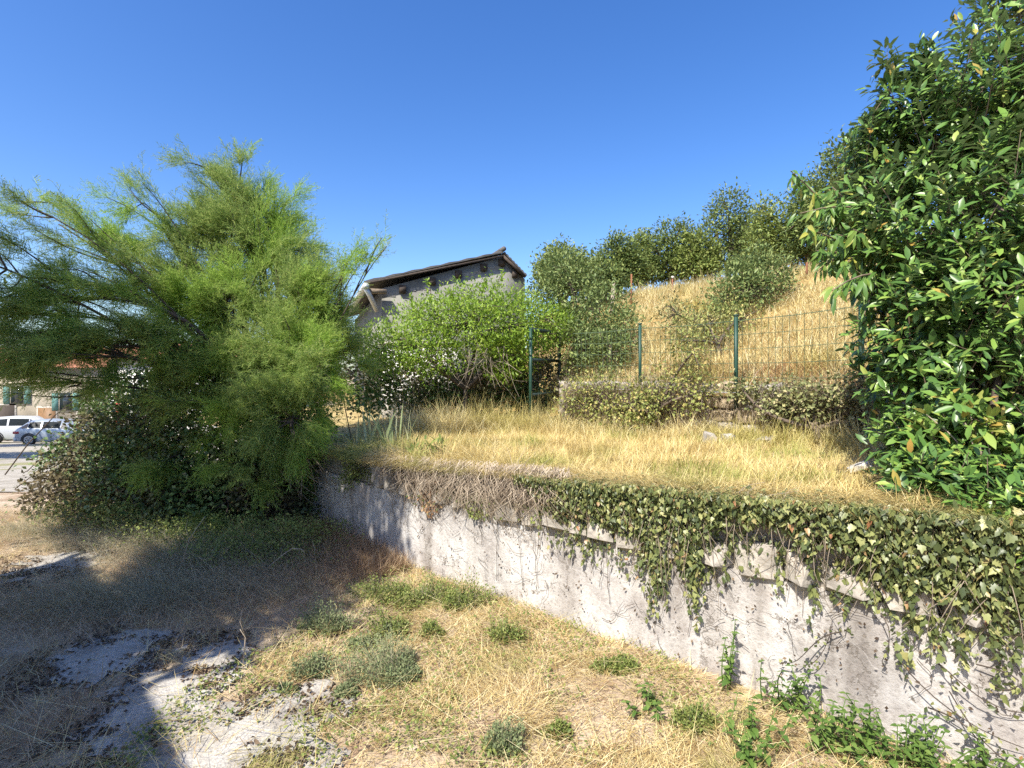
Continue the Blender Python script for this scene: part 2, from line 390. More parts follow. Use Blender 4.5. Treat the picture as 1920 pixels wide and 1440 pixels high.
def wall_render():
    """weathered lime render: pale, with run marks, rubbed arcs, hairline cracks and flaked spots"""
    m, t, N, out = nodes('weathered_render')
    geo = N("NewGeometry"); L = t.links.new
    def nz(scale, detail, vec=None, rough=.55):
        n = N("TexNoise"); n.inputs['Scale'].default_value = scale; n.inputs['Detail'].default_value = detail; n.inputs['Roughness'].default_value = rough
        L(vec or geo.outputs['Position'], n.inputs['Vector']); return n
    mp = N("Mapping"); mp.inputs['Scale'].default_value = (4.2, 4.2, .42); L(geo.outputs['Position'], mp.inputs['Vector'])
    big = nz(1.7, 5); streak = nz(1.0, 4, mp.outputs[0]); fine = nz(55, 4, rough=.7); mid = nz(9, 6, rough=.65)
    r1 = ramp(N, [(.30, (.33, .31, .295)), (.46, (.48, .458, .435)), (.62, (.59, .57, .54))]); L(big.outputs[0], r1.inputs[0])
    r2 = ramp(N, [(.34, (.50, .47, .44)), (.44, (.80, .78, .76)), (.56, (1, 1, 1))]); L(streak.outputs[0], r2.inputs[0])
    m1 = N("Mix", data_type='RGBA', blend_type='MULTIPLY'); m1.inputs[0].default_value = .8; L(r1.outputs[0], m1.inputs[6]); L(r2.outputs[0], m1.inputs[7])
    r3 = ramp(N, [(.36, (.74, .71, .70)), (.56, (1, 1, 1))]); L(mid.outputs[0], r3.inputs[0])
    m2 = N("Mix", data_type='RGBA', blend_type='MULTIPLY'); m2.inputs[0].default_value = .75; L(m1.outputs[2], m2.inputs[6]); L(r3.outputs[0], m2.inputs[7])
    r4 = ramp(N, [(.33, (.6, .58, .57)), (.52, (1, 1, 1))]); L(fine.outputs[0], r4.inputs[0])
    m3 = N("Mix", data_type='RGBA', blend_type='MULTIPLY'); m3.inputs[0].default_value = .6; L(m2.outputs[2], m3.inputs[6]); L(r4.outputs[0], m3.inputs[7])
    # pale rubbed arcs
    dv = nz(2.6, 2); vm = N("VectorMath", operation='MULTIPLY_ADD'); vm.inputs[1].default_value = (.55, .55, .55)
    L(dv.outputs['Color'], vm.inputs[0]); L(geo.outputs['Position'], vm.inputs[2])
    v1 = N("TexVoronoi", feature='DISTANCE_TO_EDGE'); v1.inputs['Scale'].default_value = 3.1; L(vm.outputs[0], v1.inputs['Vector'])
    r5 = ramp(N, [(.0, (.28,) * 3), (.006, (.14,) * 3), (.014, (0,) * 3)]); L(v1.outputs[0], r5.inputs[0])
    m4 = N("Mix", data_type='RGBA'); m4.inputs[7].default_value = (.70, .68, .66, 1); L(r5.outputs[0], m4.inputs[0]); L(m3.outputs[2], m4.inputs[6])
    # dark cracks, only where a broad noise lets them
    v2 = N("TexVoronoi", feature='DISTANCE_TO_EDGE'); v2.inputs['Scale'].default_value = 1.5
    vm2 = N("VectorMath", operation='MULTIPLY_ADD'); vm2.inputs[1].default_value = (.35, .35, .35); L(mid.outputs['Color'], vm2.inputs[0]); L(geo.outputs['Position'], vm2.inputs[2]); L(vm2.outputs[0], v2.inputs['Vector'])
    r6 = ramp(N, [(.0, (1,) * 3), (.006, (.6,) * 3), (.010, (0,) * 3)]); L(v2.outputs[0], r6.inputs[0])
    g = nz(2.3, 3); r7 = ramp(N, [(.47, (0,) * 3), (.53, (1,) * 3)]); L(g.outputs[0], r7.inputs[0])
    mu = N("Math", operation='MULTIPLY'); L(r6.outputs[0], mu.inputs[0]); L(r7.outputs[0], mu.inputs[1])
    # flaked spots
    fl = nz(16, 5, rough=.6); r8 = ramp(N, [(.665, (0,) * 3), (.685, (1,) * 3)]); L(fl.outputs[0], r8.inputs[0])
    mxx = N("Math", operation='MAXIMUM'); L(mu.outputs[0], mxx.inputs[0]); L(r8.outputs[0], mxx.inputs[1])
    m5 = N("Mix", data_type='RGBA'); m5.inputs[7].default_value = (.20, .175, .15, 1); L(mxx.outputs[0], m5.inputs[0]); L(m4.outputs[2], m5.inputs[6])
    p = N("BsdfPrincipled"); p.inputs['Roughness'].default_value = .9; p.inputs['Specular IOR Level'].default_value = .2
    L(m5.outputs[2], p.inputs['Base Color'])
    ad = N("Math", operation='MULTIPLY_ADD'); ad.inputs[1].default_value = -1.5; L(mxx.outputs[0], ad.inputs[0])
    a2 = N("Math", operation='MULTIPLY_ADD'); a2.inputs[1].default_value = 1.5; L(mid.outputs[0], a2.inputs[0]); L(fine.outputs[0], a2.inputs[2]); L(a2.outputs[0], ad.inputs[2])
    b = N("Bump"); b.inputs['Strength'].default_value = .45; b.inputs['Distance'].default_value = .012; L(ad.outputs[0], b.inputs['Height']); L(b.outputs[0], p.inputs['Normal'])
    L(p.outputs[0], out.inputs[0]); return m
M['render'] = wall_render()

def soil(name, cols, pale=None, pscale=1.3, plo=.5, phi=.56):
    m, t, N, out = nodes(name); L = t.links.new
    geo = N("NewGeometry")
    def nz(s, d): 
        n = N("TexNoise"); n.inputs['Scale'].default_value = s; n.inputs['Detail'].default_value = d; n.inputs['Roughness'].default_value = .6; L(geo.outputs['Position'], n.inputs['Vector']); return n
    a = nz(3.5, 6); f = nz(60, 5)
    r = ramp(N, cols); L(a.outputs[0], r.inputs[0])
    rf = ramp(N, [(.3, (.55,) * 3), (.6, (1.1,) * 3)]); L(f.outputs[0], rf.inputs[0])
    c = r.outputs[0]; h = f.outputs[0]
    if pale:
        b = nz(pscale, 7); rp = ramp(N, [(plo, (0,) * 3), (phi, (1,) * 3)]); L(b.outputs[0], rp.inputs[0])
        mx = N("Mix", data_type='RGBA'); mx.inputs[7].default_value = (*pale, 1); L(rp.outputs[0], mx.inputs[0]); L(c, mx.inputs[6]); c = mx.outputs[2]
    mu = N("Mix", data_type='RGBA', blend_type='MULTIPLY'); mu.inputs[0].default_value = .7; L(c, mu.inputs[6]); L(rf.outputs[0], mu.inputs[7])
    p = N("BsdfPrincipled"); p.inputs['Roughness'].default_value = .95; p.inputs['Specular IOR Level'].default_value = .15
    L(mu.outputs[2], p.inputs['Base Color'])
    b = N("Bump"); b.inputs['Strength'].default_value = .6; b.inputs['Distance'].default_value = .02; L(h, b.inputs['Height']); L(b.outputs[0], p.inputs['Normal'])
    L(p.outputs[0], out.inputs[0]); return m
M['ground'] = soil('stony_earth', [(.35, (.33, .23, .15)), (.5, (.45, .35, .24)), (.65, (.55, .45, .33))])
M['slab'] = soil('old_concrete', [(.35, (.30, .27, .23)), (.5, (.42, .39, .34)), (.65, (.52, .49, .44))])
M['gravel'] = soil('pale_gravel', [(.35, (.30, .27, .22)), (.5, (.40, .365, .30)), (.65, (.46, .42, .36))], pale=(.26, .25, .10), pscale=.35, plo=.56, phi=.62)
M['terrace_soil'] = soil('terrace_soil', [(.35, (.30, .21, .09)), (.5, (.42, .32, .14)), (.65, (.52, .41, .2))])
M['hill_soil'] = soil('hill_soil', [(.35, (.22, .14, .05)), (.5, (.34, .23, .09)), (.65, (.46, .34, .14))])

# ------------------------------------------------------------------ the lie of the land
CORN = A(-0.92, 4.58); WU = A(.772, -.635); WN = A(.635, .772)       # wall corner, direction along it, direction behind it
WL = A(-.692, .722)                                                  # its shaded left arm
F0 = A(3.41, 5.2); FA = A(-.643, .766); FQ = A(.766, .643)           # fence line: origin, along, uphill
def wpt(s): return CORN + (WU * s if s >= 0 else WL * -s)
def sd(x, y): return (x - CORN[0]) * WU[0] + (y - CORN[1]) * WU[1], (x - CORN[0]) * WN[0] + (y - CORN[1]) * WN[1]
def aq(x, y): return (x - F0[0]) * FA[0] + (y - F0[1]) * FA[1], (x - F0[0]) * FQ[0] + (y - F0[1]) * FQ[1]
def low_z(x, y):
    x = np.asarray(x, float); y = np.asarray(y, float)
    z = -0.1 * np.clip(y - 6, 0, 36) * sst(1, -3, x)
    near = np.exp(-(np.maximum(y - 5, 0) / 8) ** 2)
    return z + near * (.05 * (fbm(x * 1.3, y * 1.3, 3) - .5) + .03 * (fbm(x * 6, y * 6, 5) - .5))
def top_z(s): return .86 + .05 * np.clip(s, -1, 4.5)
def ter_z(x, y):
    s, d = sd(x, y)
    return top_z(s) + .05 * (fbm(x * 1.4, y * 1.4, 11) - .4) + .03 * (fbm(x * 5, y * 5, 12) - .5) + .03 * np.clip(d - 4, 0, 6)
def hill_z(x, y):
    a, q = aq(x, y)
    h = 1.40 + .455 * np.clip(q, 0, 4.8) + .13 * np.clip(q - 4.8, 0, 30)
    w = sst(.1, 1.7, x)
    return h * w + ter_z(x, y) * (1 - w) + .10 * (fbm(x * .8, y * .8, 21) - .5)
def wall_s(px):
    k = (px - 960) / FPX
    return (4.58 * k + .92) / (.772 + .635 * k)
def on_wall(px, py):
    """a place on the front face of the retaining wall"""
    s = wall_s(px); y = CORN[1] + WU[1] * s
    return s, EYE + (HORIZON - py) / FPX * y

# ground sheet
xs = np.concatenate([-np.geomspace(420, 8.4, 26), np.arange(-8, 4.01, .1), np.geomspace(4.5, 420, 20)])
ys = np.concatenate([-np.geomspace(300, 1, 16), np.arange(0, 9.01, .1), np.arange(9.5, 46, 1.0), np.geomspace(48, 900, 20)])
X, Y = np.meshgrid(xs, ys, indexing='ij')
g = Buf().grid(np.stack([X, Y, low_z(X, Y)], -1), 0)
o = g.build('ground', M['ground'], org=(0, 0, 0), smooth=True); tag(o, 'brown stony earth sloping away to the parking', 'ground', kind='structure')
# pale parking gravel, a sheet lying just above
xs = np.linspace(-70, -4.6, 60); ys = np.linspace(8.5, 60, 60)
X, Y = np.meshgrid(xs, ys, indexing='ij')
Xs = X + np.where(X > -6, .5 * np.sin(Y * 1.3), 0)
o = Buf().grid(np.stack([Xs, Y, low_z(X, Y) + .012], -1)).build('gravel_yard', M['gravel'], org=(0, 0, 0), smooth=True)
tag(o, 'pale gravel parking yard behind the dark bramble mound', 'yard', kind='structure')
# terrace
S_, D_ = np.meshgrid(np.concatenate([np.arange(-9, -2, .5), np.arange(-2, 7.6, .12)]), np.concatenate([np.arange(0, 5, .12), np.arange(5, 16, .6)]), indexing='ij')
D_ = np.where(S_ < 0, D_ + np.maximum(0, -.119 * S_), D_) + .02
X = CORN[0] + S_ * WU[0] + D_ * WN[0]; Y = CORN[1] + S_ * WU[1] + D_ * WN[1]
o = Buf().grid(np.stack([X, Y, ter_z(X, Y) - .03], -1), flip=False).build('terrace', M['terrace_soil'], org=(0, 0, 0), smooth=True)
tag(o, 'flat dry grass terrace held up by the pale wall', 'terrace', kind='structure')
# hillside
A_, Q_ = np.meshgrid(np.arange(-9, 22, .4), np.concatenate([np.arange(0, 7, .2), np.geomspace(7.3, 60, 20)]), indexing='ij')
X = F0[0] + A_ * FA[0] + Q_ * FQ[0]; Y = F0[1] + A_ * FA[1] + Q_ * FQ[1]
o = Buf().grid(np.stack([X, Y, hill_z(X, Y) - .02], -1), flip=True).build('hillside', M['hill_soil'], org=(0, 0, 0), smooth=True)
tag(o, 'slope of tall golden dry grass behind the fence', 'hillside', kind='structure')

# ------------------------------------------------------------------ retaining wall
rw = thing('retaining_wall', (*CORN, 0), 'long pale weathered rendered retaining wall draped with ivy', 'wall')
r = rs(1)
def wall_grid(s0, s1, z0, z1, ds=.06, amp=.012, back=0.0, seed=0):
    ss = np.arange(s0, s1 + ds / 2, ds); zz = np.linspace(z0, z1, max(3, int((z1 - z0) / .06)))
    P = np.array([wpt(s) for s in ss])
    nn = np.array([WN if s >= 0 else A(.722, .692) for s in ss])
    bl = sst(-.25, .25, ss)[:, None]; nn = nrm(A(.722, .692) * (1 - bl) + WN * bl)
    off = amp * (fbm(ss[:, None] * 2.2 + 0 * zz, zz[None] * 2.2 + 0 * ss[:, None], seed) - .5) * 2 + back
    G = np.zeros((len(ss), len(zz), 3))
    G[..., :2] = P[:, None] + nn[:, None] * off[..., None]; G[..., 2] = zz
    return G
b = Buf(); b.grid(wall_grid(-5.2, 7.5, -.6, .60, seed=2))
G = wall_grid(-5.2, 7.5, -.6, .60, seed=2)
T = np.stack([G[:, -1], G[:, -1] + A(.635 * .3, .772 * .3, 0)], 1); b.grid(T)
b.build('rendered_face', M['render'], rw, smooth=False)
b = Buf(); G2 = wall_grid(-5.2, 7.5, .585, .80, amp=.02, back=.035, seed=9); b.grid(G2)
ss_ = np.arange(-5.2, 7.5 + .03, .06)[:len(G2)]; G2[..., 2] = .585 + (G2[..., 2] - .585) / .215 * (top_z(ss_)[:, None] - .03 - .585)
T = np.stack([G2[:, -1], G2[:, -1] + A(.635 * .3, .772 * .3, 0)], 1); b.grid(T)
b.build('mortar_course', M['mortar'], rw)
def stone_mesh(name, mat, seed):
    rr = rs(seed); b = Buf()
    c = .34; V = []
    for x in (-1, 1):
        for y in (-1, 1):
            for z in (-1, 1):
                for k in range(3):
                    p = A(x, y, z) * .5
                    for j in range(3):
                        if j != k: p[j] *= 1 - c * .8
                    V.append(p)
    V = np.array(V) + rr.normal(size=(24, 3)) * .085
    hull = bpy.data.meshes.new(name)
    import bmesh
    bm = bmesh.new()
    for v in V: bm.verts.new(v)
    bmesh.ops.convex_hull(bm, input=bm.verts[:])
    bmesh.ops.delete(bm, geom=[v for v in bm.verts if not v.link_faces], context='VERTS')
    bm.to_mesh(hull); bm.free(); hull.materials.append(mat); return hull
STONES = [stone_mesh('stone', M['stone'], 30 + k) for k in range(4)]
GSTONES = [stone_mesh('patch_stone', M['cement_stone'], 70 + k) for k in range(2)]
WSTONES = [stone_mesh('stone', M['stone_warm'], 50 + k) for k in range(3)]
s = -.5
while s < 5.2:
    w = r.uniform(.09, .24); h = r.uniform(.09, .2); p = wpt(s + w / 2) + WN * r.uniform(.05, .075)
    Rz = np.array(Matrix.Rotation(math.atan2(WU[1], WU[0]) + r.normal() * .06, 3, 'Z'))
    child('stone', STONES[r.integers(4)], rw, (*p, .60 + h / 2), Rz, (w, .2, h)); s += w + .025

# second, low stone wall under the fence
FP = [at(1660, 700, 4.85)[:2], at(1615, 700, 5.2)[:2], at(1380, 700, 6.2)[:2], at(1200, 700, 7.2)[:2], at(1062, 700, 8.05)[:2]]
def poly_at(P, u):
    P = np.array(P); d = np.linalg.norm(np.diff(P, axis=0), axis=1); c = np.concatenate([[0], np.cumsum(d)])
    u = np.clip(u, 0, c[-1] - 1e-6); i = np.searchsorted(c, u, 'right') - 1
    return P[i] + (P[i + 1] - P[i]) * (u - c[i]) / d[i], (P[i + 1] - P[i]) / d[i], c[-1]
FLEN = poly_at(FP, 0)[2]
sw = thing('stone_wall', (*FP[2], .9), 'low old stone wall below the green wire fence', 'wall')
r = rs(2); b = Buf()
for u in np.arange(0, FLEN - .2, .4):
    p, d, _ = poly_at(FP, u + .2); n = A(-d[1], d[0]); n = n if n @ FQ > 0 else -n
    p = p + n * .22
    b.box((*p, 1.12), (.42, .26, .60), [[*d, 0], [*n, 0], [0, 0, 1]])
b.build('mortar_core', M['mortar'], sw)
for row in range(4):
    u = r.uniform(0, .1)
    while u < FLEN - .15:
        w = r.uniform(.16, .38); h = .15 * r.uniform(.8, 1.1); p, d, _ = poly_at(FP, u + w / 2); n = A(-d[1], d[0]); n = n if n @ FQ > 0 else -n
        p = p + n * (.06 + .02 * row + r.normal() * .015)
        Rz = np.array(Matrix.Rotation(math.atan2(d[1], d[0]) + r.normal() * .08, 3, 'Z'))
        mm = WSTONES[r.integers(3)] if r.random() < .45 else STONES[r.integers(4)]
        child('stone', mm, sw, (*p, .94 + row * .145 + h / 2), Rz, (w, .24, h)); u += w + .02

# ------------------------------------------------------------------ house with the gable
hp0, hp1 = at(706, 0, 11.0)[:2], at(1000, 0, 12.25)[:2]
hd = nrm(hp1 - hp0); hb = A(-hd[1], hd[0]); hb = hb if hb[1] > 0 else -hb
def hpt(px, py):
    """place on the gable plane seen at a pixel"""
    k = (px - 960) / FPX
    u = (k * hp0[1] - hp0[0]) / (hd[0] - k * hd[1]); p = hp0 + hd * u
    return A(p[0], p[1], EYE + (HORIZON - py) / FPX * p[1])
h3 = lambda v: A(v[0], v[1], 0)
H3, B3 = h3(hd), h3(hb)
house = thing('house', hpt(850, 760), 'grey cement house with a low gable and timber purlins behind the bright green tree', 'house')
eL, rd, eR = hpt(716, 541), hpt(940, 482), hpt(984, 523)
baseL, baseR = A(*eL[:2], .6), A(*eR[:2], .6)
b = Buf(); b.prism([baseL, baseR, eR, rd, eL], B3 * 7.0); b.build('wall', M['cement'], house)
def roof(l, rr, name, over=.14, waves=30):
    """tiled slope between two gable points, with rounded tile rows"""
    d = rr - l; n = 60; bb = Buf()
    ts = np.linspace(0, 1, n)
    up = nrm(np.cross(d, B3)); up = up if up[2] > 0 else -up
    us = np.linspace(-over, 7.4, 2 * waves + 1)
    wz = .035 * np.abs(np.sin(np.arange(2 * waves + 1) * math.pi / 2))
    tt = np.linspace(0, 1, 16)
    Gt = l[None, None] + d[None, None] * tt[:, None, None] + B3[None, None] * us[None, :, None] + up * (.045 + .6 * wz[None, :, None] + .018 * ((np.arange(16) % 2)[:, None, None]))
    Gb = l[None, None] + d[None, None] * tt[:, None, None] + B3[None, None] * us[None, :, None] + up * (.02)
    bb.grid(Gt); bb.grid(Gb, flip=True)
    bb.grid(np.stack([Gt[:, 0], Gb[:, 0]], 1)); bb.grid(np.stack([Gt[0], Gb[0]], 1)); bb.grid(np.stack([Gt[-1], Gb[-1]], 1))
    return bb.build(name, M['old_tile'], house)
lo = hpt(684, 533); ri = rd + (eR - rd) * .95
roof(lo, rd + A(0, 0, .05), 'roof_slope'); roof(ri, rd + A(0, 0, .05), 'roof_slope')
b = Buf(); b.tube([rd + A(0, 0, .15) - B3 * .18, rd + A(0, 0, .15) + B3 * 7.4], .055, 8); b.build('ridge_tile', M['old_tile'], house)
for f in (.16, .40, .62, .84, 1.0):
    p = eL + (rd - eL) * f; b = Buf(); b.box(p - A(0, 0, .13) - B3 * .0, (.14, .12, .16), [H3, B3, A(0, 0, 1)]); b.build('purlin', M['dark_wood'], house)
b = Buf(); p = rd + (eR - rd) * .55; b.box(p - B3 * .0 - A(0, 0, .12), (.12, .12, .14), [H3, B3, A(0, 0, 1)]); b.build('purlin', M['dark_wood'], house)
# board along the right verge
b = Buf(); dd = nrm(ri - rd); up = nrm(np.cross(dd, B3)); b.box((rd + ri) / 2 - B3 * .12 - A(0, 0, .0), (np.linalg.norm(ri - rd), .03, .06), [dd, B3, up]); b.build('barge_board', M['dark_wood'], house)
dl = nrm(rd - lo); b = Buf(); b.box((lo + rd) / 2 - B3 * .13 + A(0, 0, -.0), (np.linalg.norm(rd - lo), .025, .04), [dl, B3, nrm(np.cross(dl, B3)) * -1]); b.build('barge_board', M['dark_wood'], house)
b = Buf(); b.tube([hpt(682, 543) - B3 * .3, hpt(690, 556) - B3 * .25, hpt(706, 583) - B3 * .05], .05, 8); b.build('downpipe', M['zinc'], house)
b = Buf(); b.tube([hpt(683, 541) - B3 * .35, hpt(683, 541) + B3 * 7], .07, 8); b.build('gutter', M['zinc'], house)
b = Buf(); b.box(hpt(703, 548) - B3 * .15, (.42, .1, .09), [H3, B3, A(0, 0, 1)]); b.build('eave_beam', M['wood'], house)
r = rs(5)   # patched stones under the verge where the render has fallen
for f in np.arange(.08, .97, .055):
    p = eL + (rd - eL) * f - A(0, 0, .17 + r.uniform(0, .06)) + B3 * .03
    if min(abs(f - q) for q in (.16, .40, .62, .84)) < .035: continue
    child('patch_stone', GSTONES[r.integers(2)], house, p + B3 * .015, np.stack([H3, B3, A(0, 0, 1)], -1), (r.uniform(.13, .2), .1, r.uniform(.07, .12)))

# ------------------------------------------------------------------ buildings beyond the yard
def facade_house(name, x0, x1, Yf, zg, ze, zr, depth, wallm, label, cat, holes, tilem):
    t = thing(name, ((x0 + x1) / 2, Yf, zg), label, cat)
    b = Buf(); b.box(((x0 + x1) / 2, Yf + depth / 2, (zg + ze) / 2 - .5), (x1 - x0, depth, ze - zg + 1)); b.build('wall', wallm, t)
    n = int((x1 - x0) / .22); us = np.linspace(x0 - .3, x1 + .3, n * 2 + 1); wz = .06 * np.abs(np.sin(np.arange(n * 2 + 1) * math.pi / 2))
    tt = np.linspace(0, 1, 22); saw = .03 * (np.arange(22) % 2)
    G = np.zeros((22, len(us), 3)); G[..., 0] = us; G[..., 1] = (Yf - .45 + (depth / 2 + .45) * tt)[:, None]; G[..., 2] = (ze + .05 + (zr - ze) * tt + saw)[:, None] + wz
    G3 = G.copy(); G3[..., 1] = 2 * (Yf + depth / 2) - G[..., 1]
    b = Buf(); b.grid(G); b.grid(G3); b.build('roof', tilem, t)
    b = Buf()
    for xx in (x0, x1 - .02): b.prism([(xx, Yf, ze), (xx, Yf + depth, ze), (xx, Yf + depth / 2, zr)], (.02, 0, 0))
    b.build('gable', wallm, t)
    for (kind, hx, hz, hw, hh, mat) in holes:
        b = Buf(); b.box((hx, Yf - .02, hz + hh / 2), (hw + .24, .08, hh + .24)); fr = b.build(kind, M['mortar'], t)
        b = Buf(); b.box((hx, Yf - .05, hz + hh / 2), (hw, .06, hh)); b.build('pane' if mat is M['glass'] else 'leaf_board', mat, fr)
        if kind == 'shuttered_window':
            for sx in (-1, 1):
                b = Buf(); b.box((hx + sx * (hw * .75 + .1), Yf - .08, hz + hh / 2), (hw * .5, .05, hh)); b.build('shutter', M['teal'], fr)
    return t
zg = -2.95
facade_house('stone_house', -52, -29.6, 39.5, -3.2, 2.0, 3.6, 8, M['plaster'], 'ochre stone house with red tile roof beyond the parked cars', 'house',
             [('door', -38.0, -3.2, 2.4, 2.5, M['dark_wood']), ('door', -34.4, -3.2, 1.3, 2.3, M['brown_door']), ('door', -31.6, -3.2, 1.0, 2.2, M['dark_wood']),
              ('shuttered_window', -33.0, -1.1, .9, 1.3, M['glass']), ('shuttered_window', -36.6, -.6, .9, 1.3, M['glass']), ('window', -30.6, -.8, .6, 1.2, M['glass'])], M['tile'])
facade_house('white_house', -23.4, -13.6, 31, -2.6, 2.4, 3.5, 6, M['white_plaster'], 'white house showing in specks through the bramble mound', 'house',
             [('shuttered_window', -21.0, -.4, .8, 1.2, M['glass']), ('shuttered_window', -17.5, -.4, .8, 1.2, M['glass']), ('door', -22.85, -1.3, .25, 1.8, M['red_paint'])], M['tile'])

# ------------------------------------------------------------------ parked cars
def car(label, loc, rz, paint, prof, suv):
    """prof: list of stations (x, z_bottom, z_belt, z_roof, half width at belt, half width at roof); rear at x=0 looks to -X"""
    t = thing('parked_car', loc, label, 'car', 'cars parked at the far side of the gravel yard'); t.rotation_euler = (0, 0, 0)
    c, s_ = math.cos(rz), math.sin(rz); Rm = A((c, -s_, 0), (s_, c, 0), (0, 0, 1)).reshape(3, 3); L0 = np.asarray(loc, float)
    W = lambda p: (np.asarray(p, float) @ Rm.T) + L0
    def body(stations):
        rows = []
        for (x, zb, zm, zr, wb, wr) in stations:
            sec = [(-wb * .92, zb), (-wb, zb + .18), (-wb, zm - .08), (-wb * .97, zm)]
            if zr > zm + .03: sec += [(-wr, zr - .07), (-wr * .82, zr)]
            else: sec += [(-wb * .85, zm + .015), (-wb * .6, zm + .03)]
            sec = sec + [(-a, z) for a, z in sec[::-1]]
            rows.append([(x, a, z) for a, z in sec])
        G = np.array(rows); b = Buf(); b.grid(W(G.reshape(-1, 3)).reshape(G.shape)); n = G.shape[1]
        b.add(W(G[0]), [np.arange(n)[None]]); b.add(W(G[-1]), [np.arange(n)[None, ::-1]]); return b
    body(prof).build('body', paint, t, smooth=True)
    Lc = prof[-1][0]; hw = max(p[4] for p in prof)
    for x in (.72, Lc - .82):
        for sy in (-1, 1):
            b = Buf(); R0 = .33 if not suv else .36; an = np.linspace(0, 2 * math.pi, 21)[:-1]
            b.tube([W((x, sy * (hw - .20), R0)), W((x, sy * (hw - .01), R0)), W((x, sy * (hw + .012), R0))], [R0, R0, R0 - .04], 20); w = b.build('wheel', M['tyre'], t)
            b = Buf(); yy = sy * (hw + .014)
            for k in range(5):
                a = k * 2 * math.pi / 5 + .3; e = A(math.cos(a), 0, math.sin(a)); q = A(-math.sin(a), 0, math.cos(a)); cc = A(x, yy, R0)
                b.add(W([cc + q * .05, cc - q * .05, cc + e * .2 - q * .04, cc + e * .2 + q * .04]), [[(0, 1, 2, 3)]])
            ring = [[A(x, yy, R0) + A(math.cos(a), 0, math.sin(a)) * rr for rr in (.17, .23)] for a in np.linspace(0, 2 * math.pi, 21)]
            b.grid(W(np.array(ring).reshape(-1, 3)).reshape(21, 2, 3)); b.build('rim', M['rim'], w)
            b = Buf(); cc = A(x, sy * (hw + .004), R0)
            arc = [[cc + A(math.cos(a), 0, math.sin(a)) * rr for rr in (R0 + .005, R0 + .065)] for a in np.linspace(-.2, math.pi + .2, 14)]
            b.grid(W(np.array(arc).reshape(-1, 3)).reshape(14, 2, 3)); b.build('wheel_arch', M['black_plastic'], t)
    # glass: panes laid 8 mm proud of the loft, with pillars left between them
    rows = []
    for (x, zb, zm, zr, wb, wr) in prof:
        hi = zr > zm + .03
        rows.append([A(x, -wb * .97, zm), A(x, -wr, zr - .07) if hi else A(x, -wb * .85, zm + .015), A(x, -wr * .82, zr) if hi else A(x, -wb * .6, zm + .03)])
    def pane(name, p00, p01, p10, p11, u0, u1, v0, v1, off):
        f = lambda u, v: (p00 * (1 - u) + p01 * u) * (1 - v) + (p10 * (1 - u) + p11 * u) * v
        q = [f(u0, v0), f(u1, v0), f(u1, v1), f(u0, v1)]; nn = nrm(np.cross(q[1] - q[0], q[3] - q[0])); ctr = sum(q) / 4
        if nn @ (ctr - A(1.9, 0, .8)) < 0: nn = -nn
        b = Buf(); b.add(W([v + nn * off for v in q]), [[(0, 1, 2, 3)]]); b.build(name, M['glass'], t)
    F = A(1, -1, 1)
    for k in range(len(prof) - 1):
        A0, A1 = rows[k], rows[k + 1]; h0, h1 = prof[k][3] > prof[k][2] + .05, prof[k + 1][3] > prof[k + 1][2] + .05
        if h0 and h1:
            for g_ in (A(1, 1, 1), F): pane('side_window', A0[0] * g_, A1[0] * g_, A0[1] * g_, A1[1] * g_, .05, .95, .08, .92, .008)
        elif h1 or h0:
            pane('rear_window' if h1 else 'windscreen', A0[1], A0[1] * F, A1[1], A1[1] * F, .08, .92, .12, .9, .03)
            for g_ in (A(1, 1, 1), F):
                lo_, hi_ = (A0, A1) if h1 else (A1, A0); q = [lo_[0] * .7 + hi_[0] * .3 + A(0, 0, .03), hi_[0] + A(0, 0, .03), hi_[1] - A(0, 0, .03)]
                b = Buf(); b.add(W([(v * g_) + A(0, g_[1] * -.012, 0) for v in q]), [[(0, 1, 2)]]); b.build('quarter_window', M['glass'], t)
    for sy in (-1, 1):
        b = Buf(); b.box(W((.08, sy * hw * .80, prof[0][2] - .10)), (.30, .30, .14), Rm.T); b.build('tail_lamp', M['red_lamp'], t)
        b = Buf(); b.box(W((Lc - .10, sy * hw * .74, prof[-1][2] - .10)), (.28, .34, .14), Rm.T); b.build('headlamp', M['lamp'], t)
        b = Buf(); b.box(W((2.72, sy * (hw + .09), prof[4][2] + .06)), (.14, .2, .12), Rm.T); b.build('mirror', paint, t)
    b = Buf(); b.box(W((.02, 0, .36)), (.16, hw * 1.86, .24), Rm.T); b.build('rear_bumper', M['black_plastic'] if suv else paint, t)
    b = Buf(); b.box(W((-.068, 0, .62 if suv else .5)), (.02, .52, .11), Rm.T); b.build('number_plate', M['white_plaster'], t)
    return t
hatch = [(0, .28, .86, .87, .80, .5), (.12, .24, .98, .99, .84, .55), (.62, .2, 1.0, 1.43, .86, .60), (1.3, .2, .95, 1.47, .87, .62), (2.3, .2, .93, 1.43, .87, .60), (3.0, .2, .92, .94, .86, .6), (3.75, .24, .80, .81, .82, .55), (3.95, .30, .66, .67, .74, .5)]
suvp = [(0, .34, 1.02, 1.03, .84, .6), (.08, .30, 1.08, 1.10, .88, .62), (.40, .26, 1.10, 1.62, .90, .66), (1.3, .24, 1.08, 1.68, .91, .68), (2.4, .24, 1.06, 1.63, .91, .66), (3.15, .24, 1.05, 1.07, .90, .6), (4.1, .28, .95, .96, .86, .58), (4.3, .34, .80, .81, .78, .5)]
zc = lambda x, y: float(low_z(x, y)) + .012
cx, cy = at(44, 0, 32)[:2]; car('silver blue hatchback parked with its tail towards the bramble mound', (cx, cy, zc(cx, cy)), math.radians(14), M['silver'], hatch, False)
cx, cy = at(-22, 0, 34.5)[:2]; car('white off-roader parked behind the silver hatchback', (cx, cy, zc(cx, cy)), math.radians(22), M['white_car'], suvp, True)

